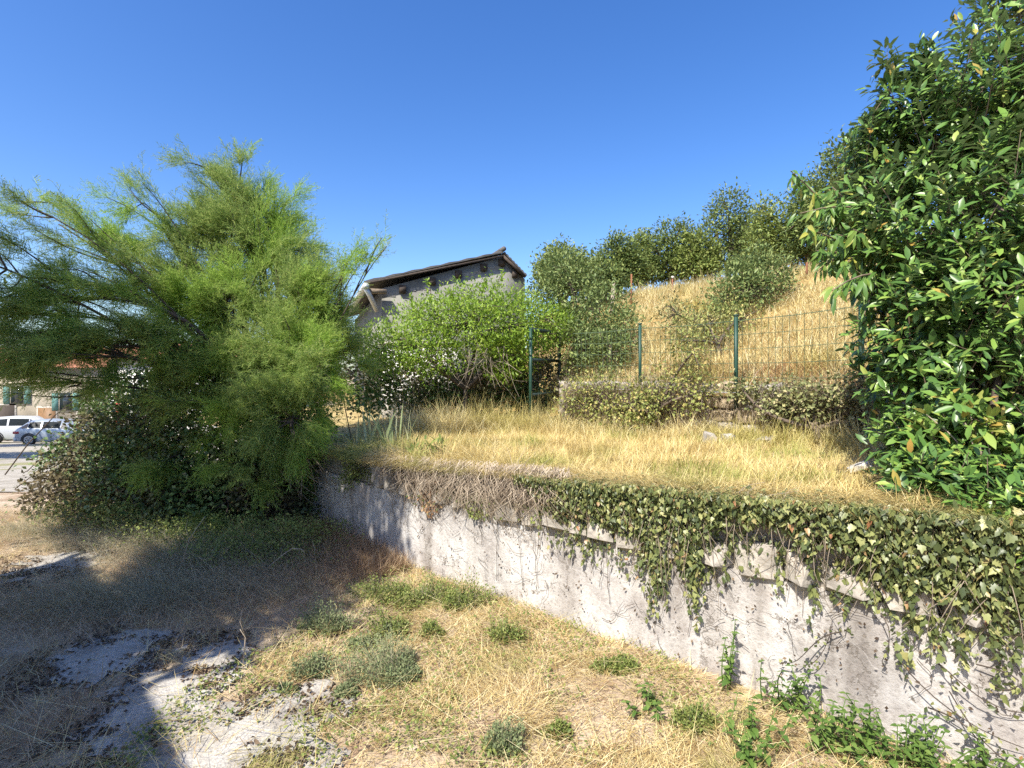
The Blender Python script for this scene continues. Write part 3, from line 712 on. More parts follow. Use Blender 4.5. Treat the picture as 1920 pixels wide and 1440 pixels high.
# ------------------------------------------------------------------ fence and gate
fence = thing('wire_fence', (*FP[2], 1.42), 'green wire mesh fence with thin posts on top of the low stone wall', 'fence')
fx = [(1615, 568, 5.2), (1380, 597, 6.2), (1200, 612, 7.2)]
fpts = [at(px, py, Yv) for px, py, Yv in fx]
first = fpts[0] + (fpts[0] - fpts[1]) * .85; last = at(1075, 622, 8.0)
allp = [first] + fpts + [last]
for p in allp[:4]:
    b = Buf(); b.box((p[0], p[1], (p[2] + 1.15) / 2 + .02), (.036, .036, p[2] - 1.15)); 
    b.box((p[0], p[1], p[2] + .035), (.044, .044, .02)); b.build('post', M['post'], fence)
for p, q in zip(allp[:-1], allp[1:]):
    b = Buf(); d = q - p; n = int(np.linalg.norm(d[:2]) / .075)
    for k in range(1, n):
        c = p + d * k / n; b.tube([(c[0], c[1], 1.42), (c[0], c[1], c[2] - .02)], .0032, 3, cap=False)
    for f in np.linspace(0, 1, 6): 
        z0 = 1.44 * (1 - f) + (p[2] - .03) * f; z1 = 1.44 * (1 - f) + (q[2] - .03) * f
        b.tube([(p[0], p[1], z0), ((p[0] + q[0]) / 2, (p[1] + q[1]) / 2, (z0 + z1) / 2 - .012), (q[0], q[1], z1)], .0036 if 0 < f < 1 else .005, 3, cap=False)
    b.build('mesh_panel', M['wire'], fence)
bw = [np.append(poly_at(FP, u_)[0] - FQ * .02, 1.425) for u_ in np.linspace(.15, FLEN - .3, 14)]
b = Buf(); b.tube(bw, .007, 5); b.build('straining_wire', M['zinc'], fence)
gate = thing('garden_gate', at(995, 775, 8.2), 'tall narrow green iron garden gate standing ajar under the bright green tree', 'gate')
gl, gr = at(995, 775, 8.2), at(1049, 765, 9.1); gt = 2.36; dz = A(0, 0, 1)
b = Buf(); b.tube([A(gl[0], gl[1], .8), A(gl[0], gl[1], gt)], .027, 8); b.build('gate_post', M['post'], gate)
b = Buf(); b.tube([A(gr[0], gr[1], .9), A(gr[0], gr[1], gt - .02)], .028, 6); b.build('stile', M['dark_metal'], gate)
for z in (gt - .03, 1.86, 1.32):
    b = Buf(); b.box((gl[0] / 2 + gr[0] / 2, gl[1] / 2 + gr[1] / 2, z), (np.linalg.norm(gr[:2] - gl[:2]), .03, .05), [nrm(A(*(gr - gl)[:2], 0)), nrm(A(-(gr - gl)[1], (gr - gl)[0], 0)), dz]); b.build('rail', M['dark_metal'], gate)
b = Buf()
for k in range(1, 12):
    c = gl + (gr - gl) * k / 12; b.tube([(c[0], c[1], 1.0), (c[0], c[1], gt - .04)], .004, 3, cap=False)
b.build('gate_mesh', M['dark_metal'], gate)
t = thing('timber_post', at(1060, 772, 8.3), 'short weathered timber post at the hinge side of the iron gate', 'post')
p = at(1060, 772, 8.3); b = Buf(); b.tube([p - dz * .15, p + dz * .25, p + dz * .47], [.055, .05, .045], 7); b.build('shaft', M['wood'], t)
for px, py, top, Yv, lab, mat in ((1183, 580, 514, 12.2, 'thin rusty stake at the upper left edge of the golden slope', 'rust'), (1260, 565, 520, 12.0, 'rusty stake with a pale cap standing in the golden slope', 'rust'),
                             (1146, 560, 530, 11.6, 'leaning pale wooden stake beside the dark shrub above the gate', 'pale_twig'), (1512, 525, 492, 9.8, 'thin rusty stake high on the slope beside the peach leaves', 'rust')):
    p = at(px, py, Yv); q = at(px + (4 if mat != 'rust' else 1), top, Yv); p[2] = min(p[2], float(hill_z(p[0], p[1]))) - .1
    t = thing('stake', p, lab, 'stake', 'old stakes on the slope'); b = Buf(); b.tube([p, q], .02 if mat == 'rust' else .04, 6); b.build('shaft', M[mat], t)
    if 'cap' in lab: b = Buf(); b.box(q, (.05, .05, .05)); b.build('cap', M['white_stone'], t)

# ------------------------------------------------------------------ plants
def branch(a, c, r, sag=0.0, bow=.12, n=7):
    t = np.linspace(0, 1, n)[:, None]; d = c - a; L = np.linalg.norm(d)
    side = nrm(np.cross(d, rdir(r, 1)[0])) * L * bow * r.normal()
    return a + d * t + side * np.sin(t * math.pi) + A(0, 0, 1) * (np.sin(t * math.pi * .5) - t) * L * sag
def blob_pts(blobs, n, r, surf=.45):
    """blobs: (centre, radii, weight) -> points and outward directions"""
    w = np.array([bb[2] * (np.prod(bb[1])) ** (2 / 3) for bb in blobs]); i = r.choice(len(blobs), n, p=w / w.sum())
    C = np.array([bb[0] for bb in blobs])[i]; Rr = np.array([bb[1] for bb in blobs])[i]
    d = rdir(r, n); k = surf + (1 - surf) * r.random(n) ** .6
    return C + d * Rr * k[:, None], nrm(d / Rr), i
def pb(px, py, rx, ry, Yv, depth=None, w=1.0):
    c = at(px, py, Yv); k = Yv / FPX
    return (c, A(rx * k, depth if depth else (rx + ry) / 2 * k, ry * k), w)
def leafset(r, C, out, per, rc, size, up=.35, outw=.8, droop=0.0, jit=.8):
    """leaves round clump centres: positions, frames, sizes"""
    n = len(C) * per; P = np.repeat(C, per, 0) + r.normal(size=(n, 3)) * rc; o_ = np.repeat(out, per, 0)
    d = nrm(o_ * outw + rdir(r, n) * jit + A(0, 0, -droop)); nn = nrm(A(0, 0, 1) * (up + .6) + o_ * .5 + rdir(r, n) * .55)
    return P, frames(d, nn), size * r.uniform(.65, 1.25, n)

def tree(name, base, blobs, label, cat, mat, nclump, per, rc, size, seed, tpl=None, group=None, trunk_r=.07, nbr=40, surf=.4, barkm='bark', fork=.35, up=.35, jit=.8, twigs=0):
    r = rs(seed); t = thing(name, base, label, cat, group); base = np.asarray(base, float)
    cen = np.average(np.array([bb[0] for bb in blobs]), axis=0, weights=[bb[2] for bb in blobs])
    f = base + (cen - base) * fork; f[:2] = base[:2] + (cen - base)[:2] * fork * .6
    b = Buf(); path = branch(base - A(0, 0, .1), f, r, bow=.06); b.tube(path, np.linspace(trunk_r, trunk_r * .72, len(path)), 7); b.build('trunk', M[barkm], t, smooth=True)
    C, out, idx = blob_pts(blobs, nclump, r, surf)
    b = Buf()
    for bb in blobs:
        p = branch(f, np.asarray(bb[0], float), r, .15, .12); b.tube(p, np.linspace(trunk_r * .6, trunk_r * .22, len(p)), 5)
    for k in r.choice(nclump, min(nbr, nclump), replace=False):
        p = branch(np.asarray(blobs[idx[k]][0], float), C[k], r, .1, .15, 5); b.tube(p, np.linspace(trunk_r * .22, .004, len(p)), 4, cap=False)
    b.build('limbs', M[barkm], t, smooth=True)
    P, Rm, S = leafset(r, C, out, per, rc, size, up, jit=jit)
    b = Buf(); b.inst(tpl or quad_tpl(), P, Rm, S); o = b.build('crown', M[mat], t)
    o['kind'] = 'stuff'
    return t

# hillside trees
HT = [  # px, top, base, rx, Y, material, label
    (1055, 462, 540, 48, 12.5, 'oak_light', 'feathery grey green young tree just right of the grey gable'),
    (1112, 490, 545, 42, 12.8, 'oak', 'low dark tree between the feathery young tree and the slope'),
    (1160, 442, 530, 45, 15.0, 'oak', 'dark round tree at the left end of the ridge above the slope'),
    (1203, 436, 526, 34, 16.5, 'oak_light', 'slim paler tree on the ridge beside the dark round tree'),
    (1256, 412, 522, 48, 16.0, 'oak', 'broad dark tree on the ridge left of its tallest tree'),
    (1308, 428, 520, 40, 15.5, 'oak_light', 'yellowish tree on the ridge touching its tallest tree'),
    (1366, 352, 505, 50, 16.0, 'oak', 'tallest dark tree on the ridge above the golden slope'),
    (1412, 402, 505, 36, 17.5, 'oak_light', 'small pale tree right behind the tallest ridge tree'),
    (1452, 378, 500, 50, 14.0, 'oak_light', 'bushy yellow green tree between the tallest ridge tree and the peach tree'),
    (1516, 330, 490, 44, 13.0, 'oak', 'dark tree rising behind the curling peach shoot'),
    (1575, 262, 480, 56, 12.0, 'oak', 'high tree peeping over the left flank of the big laurel'),
    (1640, 230, 480, 60, 13.0, 'oak', 'tree mostly hidden behind the big laurel'),
]
r = rs(77)
for k, (px, tp, bs, rx, Yv, mat, lab) in enumerate(HT):
    base = at(px + r.normal() * 5, bs, Yv); base[2] = float(hill_z(base[0], base[1])) - .05 if base[0] > 1.2 else base[2]
    H = bs - tp; bl = [pb(px, tp + H * .30, rx * .62, H * .30, Yv), pb(px - rx * .45, tp + H * .55, rx * .6, H * .3, Yv), pb(px + rx * .5, tp + H * .52, rx * .55, H * .28, Yv), pb(px + r.normal() * rx * .3, tp + H * .72, rx * .75, H * .3, Yv),
                       pb(px + rx * r.uniform(-.5, .5), tp + H * .16, rx * .3, H * .16, Yv), pb(px, bs - 18, rx * 1.0, 24, Yv, w=.8), pb(px + rx * .7, bs - 14, rx * .7, 20, Yv, w=.6)]
    tree('ridge_tree', base, bl, lab, 'tree', mat, 460, 15, .115, .10, 100 + k, tpl=quad_tpl(.24), group='trees along the ridge', trunk_r=.09, nbr=30)

# shrubs on the slope and by the gate
def gz(x, y): return float(hill_z(x, y))
def shrub(name, px, py, Yv, blobs, label, mat, ncl, per, rc, size, seed, tpl=None, cat='shrub', **kw):
    base = at(px, py, Yv)
    return tree(name, base, blobs, label, cat, mat, ncl, per, rc, size, seed, tpl=tpl, trunk_r=kw.pop('trunk_r', .045), **kw)
shrub('slope_shrub', 1412, 585, 9.6, [pb(1400, 545, 66, 48, 9.0), pb(1440, 525, 45, 50, 9.2), pb(1360, 560, 38, 36, 8.8), pb(1420, 495, 44, 36, 9.4), pb(1390, 515, 40, 30, 9.3)], 'rounded dark green shrub standing alone on the golden slope', 'olive', 420, 16, .08, .075, 201)
shrub('yellow_shrub', 1350, 660, 7.6, [pb(1330, 610, 50, 42, 7.8, w=.7), pb(1385, 600, 42, 30, 8.2, w=.6), pb(1290, 640, 30, 45, 7.2, w=.8)], 'sparse yellow green bush on the slope just behind the fence', 'vine', 240, 10, .10, .06, 202, surf=.2)
shrub('bramble_patch', 1290, 600, 8.9, [pb(1270, 590, 40, 22, 8.6, .3), pb(1310, 610, 36, 24, 8.3, .3), pb(1350, 590, 30, 20, 8.9, .3)], 'low grey green bramble patch on the slope left of the round shrub', 'vine_grey', 170, 10, .10, .06, 231, surf=.2)
shrub('dark_shrub', 1100, 690, 9.3, [pb(1075, 545, 62, 72, 10.0), pb(1125, 590, 58, 70, 9.4), pb(1095, 640, 60, 50, 9.0), pb(1160, 620, 36, 48, 8.6), pb(1060, 500, 40, 40, 10.2), pb(1145, 660, 45, 45, 8.3), pb(1012, 552, 28, 30, 10.3), pb(1000, 590, 32, 38, 10.0), pb(1030, 520, 26, 26, 10.5)],
      'tall dark olive shrub crowding the right side of the iron gate', 'olive', 900, 15, .09, .075, 203)
shrub('creeper_shrub', 1240, 790, 6.7, [pb(1235, 745, 45, 45, 6.8), pb(1285, 720, 40, 60, 6.6), pb(1180, 755, 50, 45, 7.0), pb(1300, 660, 18, 50, 6.4, w=.8), pb(1130, 745, 45, 50, 7.5), pb(1085, 750, 45, 50, 7.75), pb(1312, 740, 18, 40, 6.3), pb(1210, 770, 45, 35, 6.7)],
      'straggly half dry creeper growing over the low wall by the middle fence post', 'vine', 470, 10, .085, .05, 204, surf=.3, tpl=diamond_tpl(.3))
shrub('wall_creeper', 1540, 830, 5.15, [pb(1480, 750, 60, 34, 5.65, .22), pb(1475, 775, 35, 35, 5.7, .2), pb(1390, 728, 40, 10, 6.0, .12), pb(1530, 760, 60, 48, 5.4, .22), pb(1610, 745, 55, 45, 5.1, .25), pb(1650, 790, 50, 45, 4.9, .25), pb(1430, 750, 40, 20, 6.0, .2)],
      'grey green ivy spread over the low stone wall beneath the right fence post', 'vine_grey', 460, 11, .065, .042, 205, surf=.2, tpl=diamond_tpl(.42))

# bright green umbrella tree by the gate
ct = tree('umbrella_tree', at(868, 778, 8.6), [pb(870, 612, 150, 52, 8.8, 1.1), pb(770, 645, 100, 45, 8.4, .8), pb(715, 655, 55, 42, 8.4, .6), pb(960, 610, 105, 58, 9.0, .9), pb(905, 566, 85, 36, 9.1, .8), pb(1025, 615, 58, 42, 9.6, .6), pb(825, 590, 70, 34, 9.0, .7), pb(950, 665, 60, 42, 8.6, .5), pb(800, 672, 75, 28, 8.2, .4), pb(1050, 610, 40, 40, 9.8, .4)],
     'low spreading tree with bright lime green leaves in front of the grey gable', 'tree', 'lime', 1900, 14, .075, .062, 210, tpl=leaf_tpl(.19), trunk_r=.05, nbr=160, surf=.5, barkm='dark_twig', fork=.3)
r = rs(211); b = Buf(); bs = Buf()
for px, py, hgt in ((808, 560, 62), (932, 540, 60), (775, 575, 40), (850, 560, 30), (690, 640, 30), (905, 540, 25)):
    p = at(px, py + 10, 8.9); q = at(px + r.normal() * 6, py - hgt * .55, 8.9); bs.tube(branch(p, q, r), .006, 4)
    n = 34; tt = r.random(n)[:, None]; P = p + (q - p) * tt; d = rdir(r, n) + A(0, 0, .5); b.inst(leaf_tpl(.2), P, frames(d, rdir(r, n) + A(0, 0, 1)), r.uniform(.06, .1, n))
bs.build('upright_sprig', M['twig'], ct); b.build('sprig_foliage', M['lime'], ct)['kind'] = 'stuff'
# dark ivy curtain under and behind its crown
shrub('ivy_curtain', 900, 775, 9.6, [pb(760, 725, 70, 55, 9.6), pb(850, 730, 70, 55, 9.8), pb(940, 720, 75, 60, 9.8), pb(1010, 720, 45, 55, 9.4), pb(690, 720, 60, 60, 9.0)], 'dark ivy thicket in the shade below the bright green tree', 'ivy_dark', 800, 12, .1, .075, 212, tpl=diamond_tpl(.4))
r = rs(213)
for k, (px, py, ss) in enumerate(((812, 705, .55), (790, 735, .4), (836, 690, .35))):
    p = at(px, py, 8.95); q = at(px, 770, 8.95)
t = thing('garden_wall', at(800, 770, 10.4), 'whitewashed low garden wall glimpsed through the ivy under the bright green tree', 'wall')
b = Buf(); p = at(790, 700, 10.4); b.box((p[0], p[1], 1.45), (1.5, .2, 1.5)); b.build('masonry', M['white_plaster'], t)
b = Buf(); b.box((p[0], p[1], 2.23), (1.6, .28, .06)); b.build('coping', M['stone'], t)
b = Buf(); r = rs(214)     # bare twigs hanging in the shade of the crown
ut = [o for o in SC.objects if o.name == 'umbrella_tree'][0]
for k in range(90):
    a = at(r.uniform(690, 950), r.uniform(640, 690), 8.3 + r.normal() * .25); c = a + A(r.normal() * .25, r.normal() * .1, -r.uniform(.1, .65)); b.tube(branch(a, c, r, -.1, .12, 6), np.linspace(.0038, .0018, 6), 4, cap=False)
b.build('bare_twigs', M['pale_twig'], ut)['kind'] = 'stuff'

# ------------------------------------------------------------------ tamarisk
def spray_tpl(seed, n=15, L=1.0):
    """a feathery shoot: a thin axis with many fine side shoots, all narrow slivers"""
    r = rs(seed); b = []
    V = []; T = []
    def sliver(p, d, l, w):
        side = nrm(np.cross(d, rdir(r, 1)[0])) * w; k = len(V)
        V.extend([p - side, p + side, p + d * l]); T.append((k, k + 1, k + 2))
    ax = lambda t: A(.10 * math.sin(t * 2 + seed), t * L, -.22 * t * t)
    for k in range(4): 
        p, q = ax(k / 4), ax((k + 1) / 4); d = q - p; sliver(p, nrm(d), np.linalg.norm(d) * 1.25, .008)
    for k in range(n):
        t = .12 + .86 * k / n; p = ax(t); a = r.uniform(0, 2 * math.pi); d = nrm(A(math.cos(a) * .85, .75, math.sin(a) * .7))
        l = (.34 - .20 * t) * r.uniform(.7, 1.25); sliver(p, d, l, .0085)
        for j in range(2):
            q = p + d * l * r.uniform(.25, .7); e = nrm(d + rdir(r, 1)[0] * .75); sliver(q, e, l * .5, .0075)
    return (np.array(V), [T])
SPR = [spray_tpl(400 + k) for k in range(6)]
TB = A(-2.75, 6.15, 0)
tam = thing('tamarisk', TB, 'big feathery green tamarisk spreading above the dark bramble mound', 'tree')
r = rs(41); bt = Buf(); bl = Buf(); bf = Buf()
fork = [TB + A(.0, 0, .9), TB + A(-.25, .05, 1.3), TB + A(.3, -.1, 1.2)]
for k, (o_, f) in enumerate(zip((A(0, 0, -.1), A(-.2, .1, -.1), A(.22, -.05, -.1)), fork)):
    p = branch(TB + o_, f, r, bow=.06); bt.tube(p, np.linspace(.09, .06, len(p)), 7)
bt.build('trunk', M['bark'], tam, smooth=True)
TBL = [  # px,py,rx,ry,Y,count of shoots, fork index
    (425, 370, 58, 65, 6.7, 560, 0), (450, 335, 42, 36, 6.7, 200, 0), (385, 315, 24, 26, 6.6, 90, 0), (520, 380, 45, 52, 6.8, 300, 0), (470, 440, 95, 75, 6.6, 1000, 0), (550, 470, 50, 60, 6.7, 480, 2), (570, 560, 60, 75, 6.3, 800, 2),
    (540, 660, 70, 85, 5.9, 800, 2), (520, 770, 50, 70, 5.6, 400, 2), (585, 640, 45, 55, 6.2, 420, 2), (615, 555, 34, 44, 6.4, 200, 2), (640, 615, 38, 46, 6.6, 260, 2), (655, 680, 28, 44, 6.9, 150, 2), (60, 590, 80, 60, 5.2, 300, 1), (600, 690, 45, 70, 5.7, 420, 2), (545, 800, 55, 75, 5.3, 420, 2), (490, 720, 60, 60, 5.6, 300, 0), (585, 730, 40, 60, 6.1, 300, 2), (450, 560, 95, 80, 6.2, 1050, 0), (360, 540, 95, 75, 6.2, 950, 1),
    (330, 450, 70, 60, 6.4, 420, 1), (250, 520, 90, 70, 6.0, 620, 1), (200, 430, 75, 48, 6.1, 380, 1), (270, 380, 55, 38, 6.2, 210, 1), (110, 420, 70, 45, 5.7, 300, 1), (40, 380, 45, 38, 5.5, 150, 1), (150, 560, 100, 75, 5.5, 760, 1), (40, 520, 70, 85, 5.2, 460, 1),
    (70, 650, 90, 60, 5.1, 560, 1), (210, 650, 90, 55, 5.4, 520, 1), (330, 640, 85, 60, 5.8, 560, 1), (20, 720, 60, 38, 5.0, 150, 1), (130, 725, 50, 24, 5.3, 110, 1), (430, 680, 90, 60, 5.9, 560, 0), (-60, 480, 80, 120, 5.0, 420, 1), (-60, 640, 80, 80, 4.9, 320, 1),
    (380, 420, 55, 55, 6.6, 380, 1), (690, 475, 26, 14, 6.2, 34, 2), (725, 462, 16, 10, 6.2, 14, 2), (655, 505, 22, 20, 6.2, 40, 2), (470, 900, 90, 70, 5.55, 170, 0), (380, 790, 90, 60, 5.6, 150, 0), (470, 780, 70, 60, 5.55, 230, 0), (300, 760, 70, 40, 5.6, 120, 1), (560, 860, 40, 50, 5.8, 130, 2), (400, 1000, 100, 35, 5.5, 110, 0), (300, 880, 70, 70, 5.9, 130, 0)]
TC = A(-2.9, 6.3, 2.6)
for px, py, rx, ry, Yv, n, fi in TBL:
    n = int(n * (.6 if px < 340 and py < 600 else 1.0 if px < 340 else .85 if py < 420 else .8 if py > 745 else 1.25))
    c, Rr, _ = pb(px, py, rx, ry, Yv, depth=.42)
    f = fork[fi]; main = branch(f, c, r, .35, .07, 9)
    if py < 820: bl.tube(main, np.linspace(.012 + .022 * min(1, n / 500), .004 + .008 * min(1, n / 500), 9), 5)
    nt_ = max(3, n // 30); tips = c + rdir(r, nt_) * Rr * r.uniform(.6, 1.05, nt_)[:, None]
    for tp_ in tips:
        st = main[r.integers(5, 9)]; p = branch(st, tp_, r, .3, .1, 6); bl.tube(p, np.linspace(.010, .003, 6), 4, cap=False)
        m = max(1, n // nt_); tt = np.sort(r.uniform(.35, 1.06, m)); P = st + (tp_ - st) * tt[:, None] + A(0, 0, 1) * (np.sin(np.clip(tt, 0, 1) * math.pi / 2) - tt)[:, None] * np.linalg.norm(tp_ - st) * .3 + r.normal(size=(m, 3)) * .022
        lead = nrm(tp_ - st + A(0, 0, .05))
        d = nrm(lead * 1.0 + nrm(P - TC) * .25 + rdir(r, m) * .62 + A(0, 0, -.02))
        Rm = frames(d, A(0, 0, 1) + rdir(r, m) * .5); ix = r.integers(0, 6, m); S = r.uniform(.2, .42, m) * (1.25 - .5 * np.clip(tt, 0, 1))
        for q in range(6): bf.inst(SPR[q], P[ix == q], Rm[ix == q], S[ix == q])
bl.build('limbs', M['dark_twig'], tam, smooth=True)
bf.build('foliage', M['tamarisk'], tam)['kind'] = 'stuff'
# bleached hanging twigs beneath it
b = Buf(); r = rs(43)
for k in range(60):
    a = at(545 + r.normal() * 28, 800 + r.uniform(0, 40), 5.75 + r.normal() * .12); c = at(560 + r.normal() * 40, 880 + r.uniform(-10, 70), 5.75 + r.normal() * .15); b.tube(branch(a, c, r, -.2, .12), np.linspace(.009, .003, 7), 4)
b.build('hanging_dead_twigs', M['pale_twig'], tam)

# bramble and ivy mound under the tamarisk
MB = [(A(-3.35, 6.35, .85), A(1.15, .8, 1.25), 1.0), (A(-4.2, 6.7, .75), A(1.0, .8, 1.1), 1.0), (A(-2.75, 6.1, .6), A(.75, .5, 1.0), .9), (A(-4.95, 7.0, .3), A(.8, .7, .85), 1.0), (A(-5.45, 7.1, .2), A(.55, .6, .65), 1.0), (A(-3.0, 5.85, .2), A(1.0, .45, .55), .9), (A(-4.1, 6.1, .15), A(1.1, .5, .6), 1.0), (A(-3.9, 6.5, 1.75), A(.8, .5, .55), .8)]
r = rs(47); MB += [pb(175, 870, 70, 60, 6.7, .6), pb(150, 930, 75, 55, 6.5, .6), pb(240, 790, 70, 60, 6.6, .6)]
C, out, _ = blob_pts(MB, 4600, r, .62)
keep = C[:, 2] > .02; C, out = C[keep], out[keep]
mound = thing('bramble_mound', (-3.9, 6.5, 0), 'dark mound of ivy and brambles with white specks of wall behind', 'shrub')
P, Rm, S = leafset(r, C, out, 13, .085, .05, .2)
b = Buf(); b.inst(diamond_tpl(.4, .25, .15), P, Rm, S); b.build('foliage', M['ivy_dark'], mound)['kind'] = 'stuff'
b = Buf()
for k in range(170):
    a = A(-3.9, 6.6, .2) + r.normal(size=3) * A(.9, .2, .1); i = r.integers(len(C)); b.tube(branch(a, C[i] + out[i] * .12, r, .3, .15, 6), np.linspace(.008, .003, 6), 4, cap=False)
b.build('canes', M['dark_twig'], mound)

# ------------------------------------------------------------------ laurel at the right
LB = [pb(2010, 40, 165, 150, 3.3, .75), pb(1900, 200, 190, 130, 3.3, .75), pb(1790, 250, 150, 110, 3.5, .7), pb(1720, 310, 120, 105, 3.6, .6), pb(1830, 400, 190, 140, 3.1, .7), pb(1740, 470, 110, 120, 3.2, .6), pb(1900, 560, 190, 150, 2.8, .6), pb(1770, 620, 110, 110, 3.0, .55),
      pb(1790, 720, 110, 90, 2.95, .5), pb(1910, 760, 160, 130, 2.6, .45), pb(1850, 880, 140, 95, 2.65, .45), pb(1930, 960, 110, 80, 2.55, .4), pb(2100, 300, 200, 260, 3.2, .9), pb(2120, 760, 200, 300, 2.9, .9), pb(2010, -120, 120, 110, 3.4, .6), pb(1660, 150, 14, 42, 3.5, .06, 4), pb(1735, 135, 12, 36, 3.5, .06, 4), pb(1700, 640, 60, 60, 3.1, .4), pb(1680, 720, 40, 60, 3.2, .3), pb(1640, 390, 60, 60, 3.7, .4), pb(1690, 230, 60, 45, 3.6, .25), pb(1905, 985, 70, 50, 2.2, .18, 2.5), pb(1985, 1060, 70, 60, 2.1, .18, 2.5), pb(1800, 925, 80, 55, 2.45, .25, 3), pb(1740, 850, 70, 60, 2.8, .3, 3), pb(1850, 965, 55, 40, 2.3, .12, 2.5)]
lbase = at(1985, 1060, 3.05); lbase[2] = float(ter_z(lbase[0], lbase[1])) - .05
laurel = thing('laurel_tree', lbase, 'huge glossy laurel filling the right edge above the ivy', 'tree')
r = rs(61); b = Buf()
for k in range(5):
    f = lbase + A(r.normal() * .25, .2 + r.normal() * .2, 1.1 + r.uniform(0, .5)); b.tube(branch(lbase + A(*r.normal(size=2) * .12, 0), f, r, bow=.08), np.linspace(.055, .035, 7), 7)
    for bb in LB[k::5]: p = branch(f, bb[0] + A(.1, .15, 0), r, .1, .08); b.tube(p, np.linspace(.032, .008, len(p)), 5)
b.build('trunk', M['bark'], laurel, smooth=True)
C, out, idx = blob_pts(LB, 4500, r, .42)
out = nrm(out + A(-.35, -.5, .35)); n = len(C); b = Buf(); LT = [leaf_tpl(.185, .3, .10), leaf_tpl(.20, .2, .2), leaf_tpl(.17, .35, .02)]
LP = []; 
shoot = nrm(out * .8 + rdir(r, n) * .6 + A(0, 0, .55))
for k in range(9):                       # leaves set spirally round every shoot
    ang = k * 2.4 + r.uniform(0, 6.28, n); e1 = nrm(np.cross(shoot, A(.3, .2, 1) + rdir(r, n) * .1)); e2 = np.cross(shoot, e1)
    rad = e1 * np.cos(ang)[:, None] + e2 * np.sin(ang)[:, None]; P = C + shoot * (.016 * k - .02) + rad * .006
    d = nrm(shoot * (.25 + .09 * k) + rad + rdir(r, n) * .15 + A(0, 0, -.1)); LP.append((P, frames(d, nrm(shoot + rad * .3 + A(0, 0, .5) + rdir(r, n) * .35)), r.uniform(.055, .115, n) * (1.05 - .03 * k) * np.clip(P[:, 1] / 2.8, .68, 1)))
P = np.concatenate([a for a, _, _ in LP]); Rm = np.concatenate([a for _, a, _ in LP]); S = np.concatenate([a for _, _, a in LP])
st = Buf()
for k in r.choice(n, 900, replace=False): st.tube([C[k] - shoot[k] * .16 + A(.03, .05, -.03), C[k] - shoot[k] * .05, C[k] + shoot[k] * .13], [.004, .003, .0015], 4, cap=False)
st.build('shoots', M['twig'], laurel)
px_ = 960 + FPX * P[:, 0] / P[:, 1]; py_ = HORIZON - FPX * (P[:, 2] - EYE) / P[:, 1]
score = np.where((px_ < 1915) & (py_ > 0) & (py_ < 1100), P[:, 1] / S, 9e9); near = np.zeros(len(P), bool); near[np.argsort(score)[:300]] = True
LM = [Buf().inst(t_, np.zeros((1, 3)), np.eye(3)[None], A(1.0)).mesh('leaf', M['laurel'], smooth=True) for t_ in LT]
for i in np.nonzero(near)[0]: child('leaf', LM[i % 3], laurel, P[i], Rm[i], float(S[i]))
for q in range(3):
    m = (~near) & (np.arange(len(P)) % 3 == q); b.inst(LT[q], P[m], Rm[m], S[m])
b.build('foliage', M['laurel'], laurel, smooth=True)['kind'] = 'stuff'
# the pale young branch low in the laurel
YB = [pb(1800, 790, 75, 45, 2.6, .15), pb(1840, 850, 70, 50, 2.55, .15), pb(1760, 830, 50, 35, 2.65, .12)]
C, out, _ = blob_pts(YB, 60, r, .3); b = Buf(); bs = Buf(); a0 = at(1860, 930, 2.45)
for k in range(len(C)):
    bs.tube(branch(a0, C[k], r, .1, .05, 5), np.linspace(.006, .002, 5), 4)
    m = 5; d = nrm(rdir(r, m) * .7 + out[k] * .3 + A(-.3, -.3, .4)); b.inst(LT[0], C[k] + rdir(r, m) * .02, frames(d, rdir(r, m) * .5 + A(-.2, -.3, 1)), r.uniform(.07, .115, m))
bs.build('young_shoots', M['pale_twig'], laurel); o = b.build('young_foliage', M['laurel_new'], laurel, smooth=True); tag(o, 'pale yellow green young leaves low on the laurel', kind='stuff')

# peach branches in front of it
pbase = at(1720, 905, 3.9); pbase[2] = float(ter_z(pbase[0], pbase[1])) - .05
peach = thing('peach_tree', pbase, 'peach tree with long drooping leaves at the left flank of the laurel', 'tree')
r = rs(71); b = Buf(); PT = leaf_tpl(.125, .3, .35)
ends = [(1482, 320), (1500, 400), (1530, 470), (1560, 545), (1515, 430), (1600, 430), (1640, 500), (1580, 500), (1545, 390), (1560, 350), (1610, 380), (1650, 430), (1665, 560), (1530, 510), (1600, 545), (1500, 345), (1620, 590), (1570, 440)]
f = at(1690, 560, 3.9); b.tube(branch(pbase, f, r, bow=.05), np.linspace(.05, .03, 7), 7); b.build('trunk', M['bark'], peach, smooth=True)
b = Buf(); PP = []; PD = []
for ex, ey in ends:
    e = at(ex, ey, 3.45 + r.normal() * .2); p = branch(f + A(0, 0, r.uniform(-.1, .4)), e, r, .35, .06, 9); b.tube(p, np.linspace(.014, .003, 9), 5)
    m = 46; tt = r.uniform(.25, 1.0, m) ** .8; i = np.clip((tt * 8).astype(int), 0, 7); fr = (tt * 8 - i)[:, None]; q = p[i] * (1 - fr) + p[i + 1] * fr
    PP.append(q + r.normal(size=(m, 3)) * .015); PD.append(nrm(nrm(p[i + 1] - p[i]) * .5 + rdir(r, m) * .75 + A(-.1, -.2, -.75)))
b.build('limbs', M['twig'], peach, smooth=True)
PP = np.concatenate(PP); PD = np.concatenate(PD); n = len(PP); Rm = frames(PD, rdir(r, n) * .6 + A(-.3, -.6, .8)); S = r.uniform(.075, .135, n)
near = np.zeros(n, bool); near[np.argsort(PP[:, 1] / S)[:240]] = True
PM = Buf().inst(PT, np.zeros((1, 3)), np.eye(3)[None], A(1.0)).mesh('leaf', M['peach'], smooth=True)
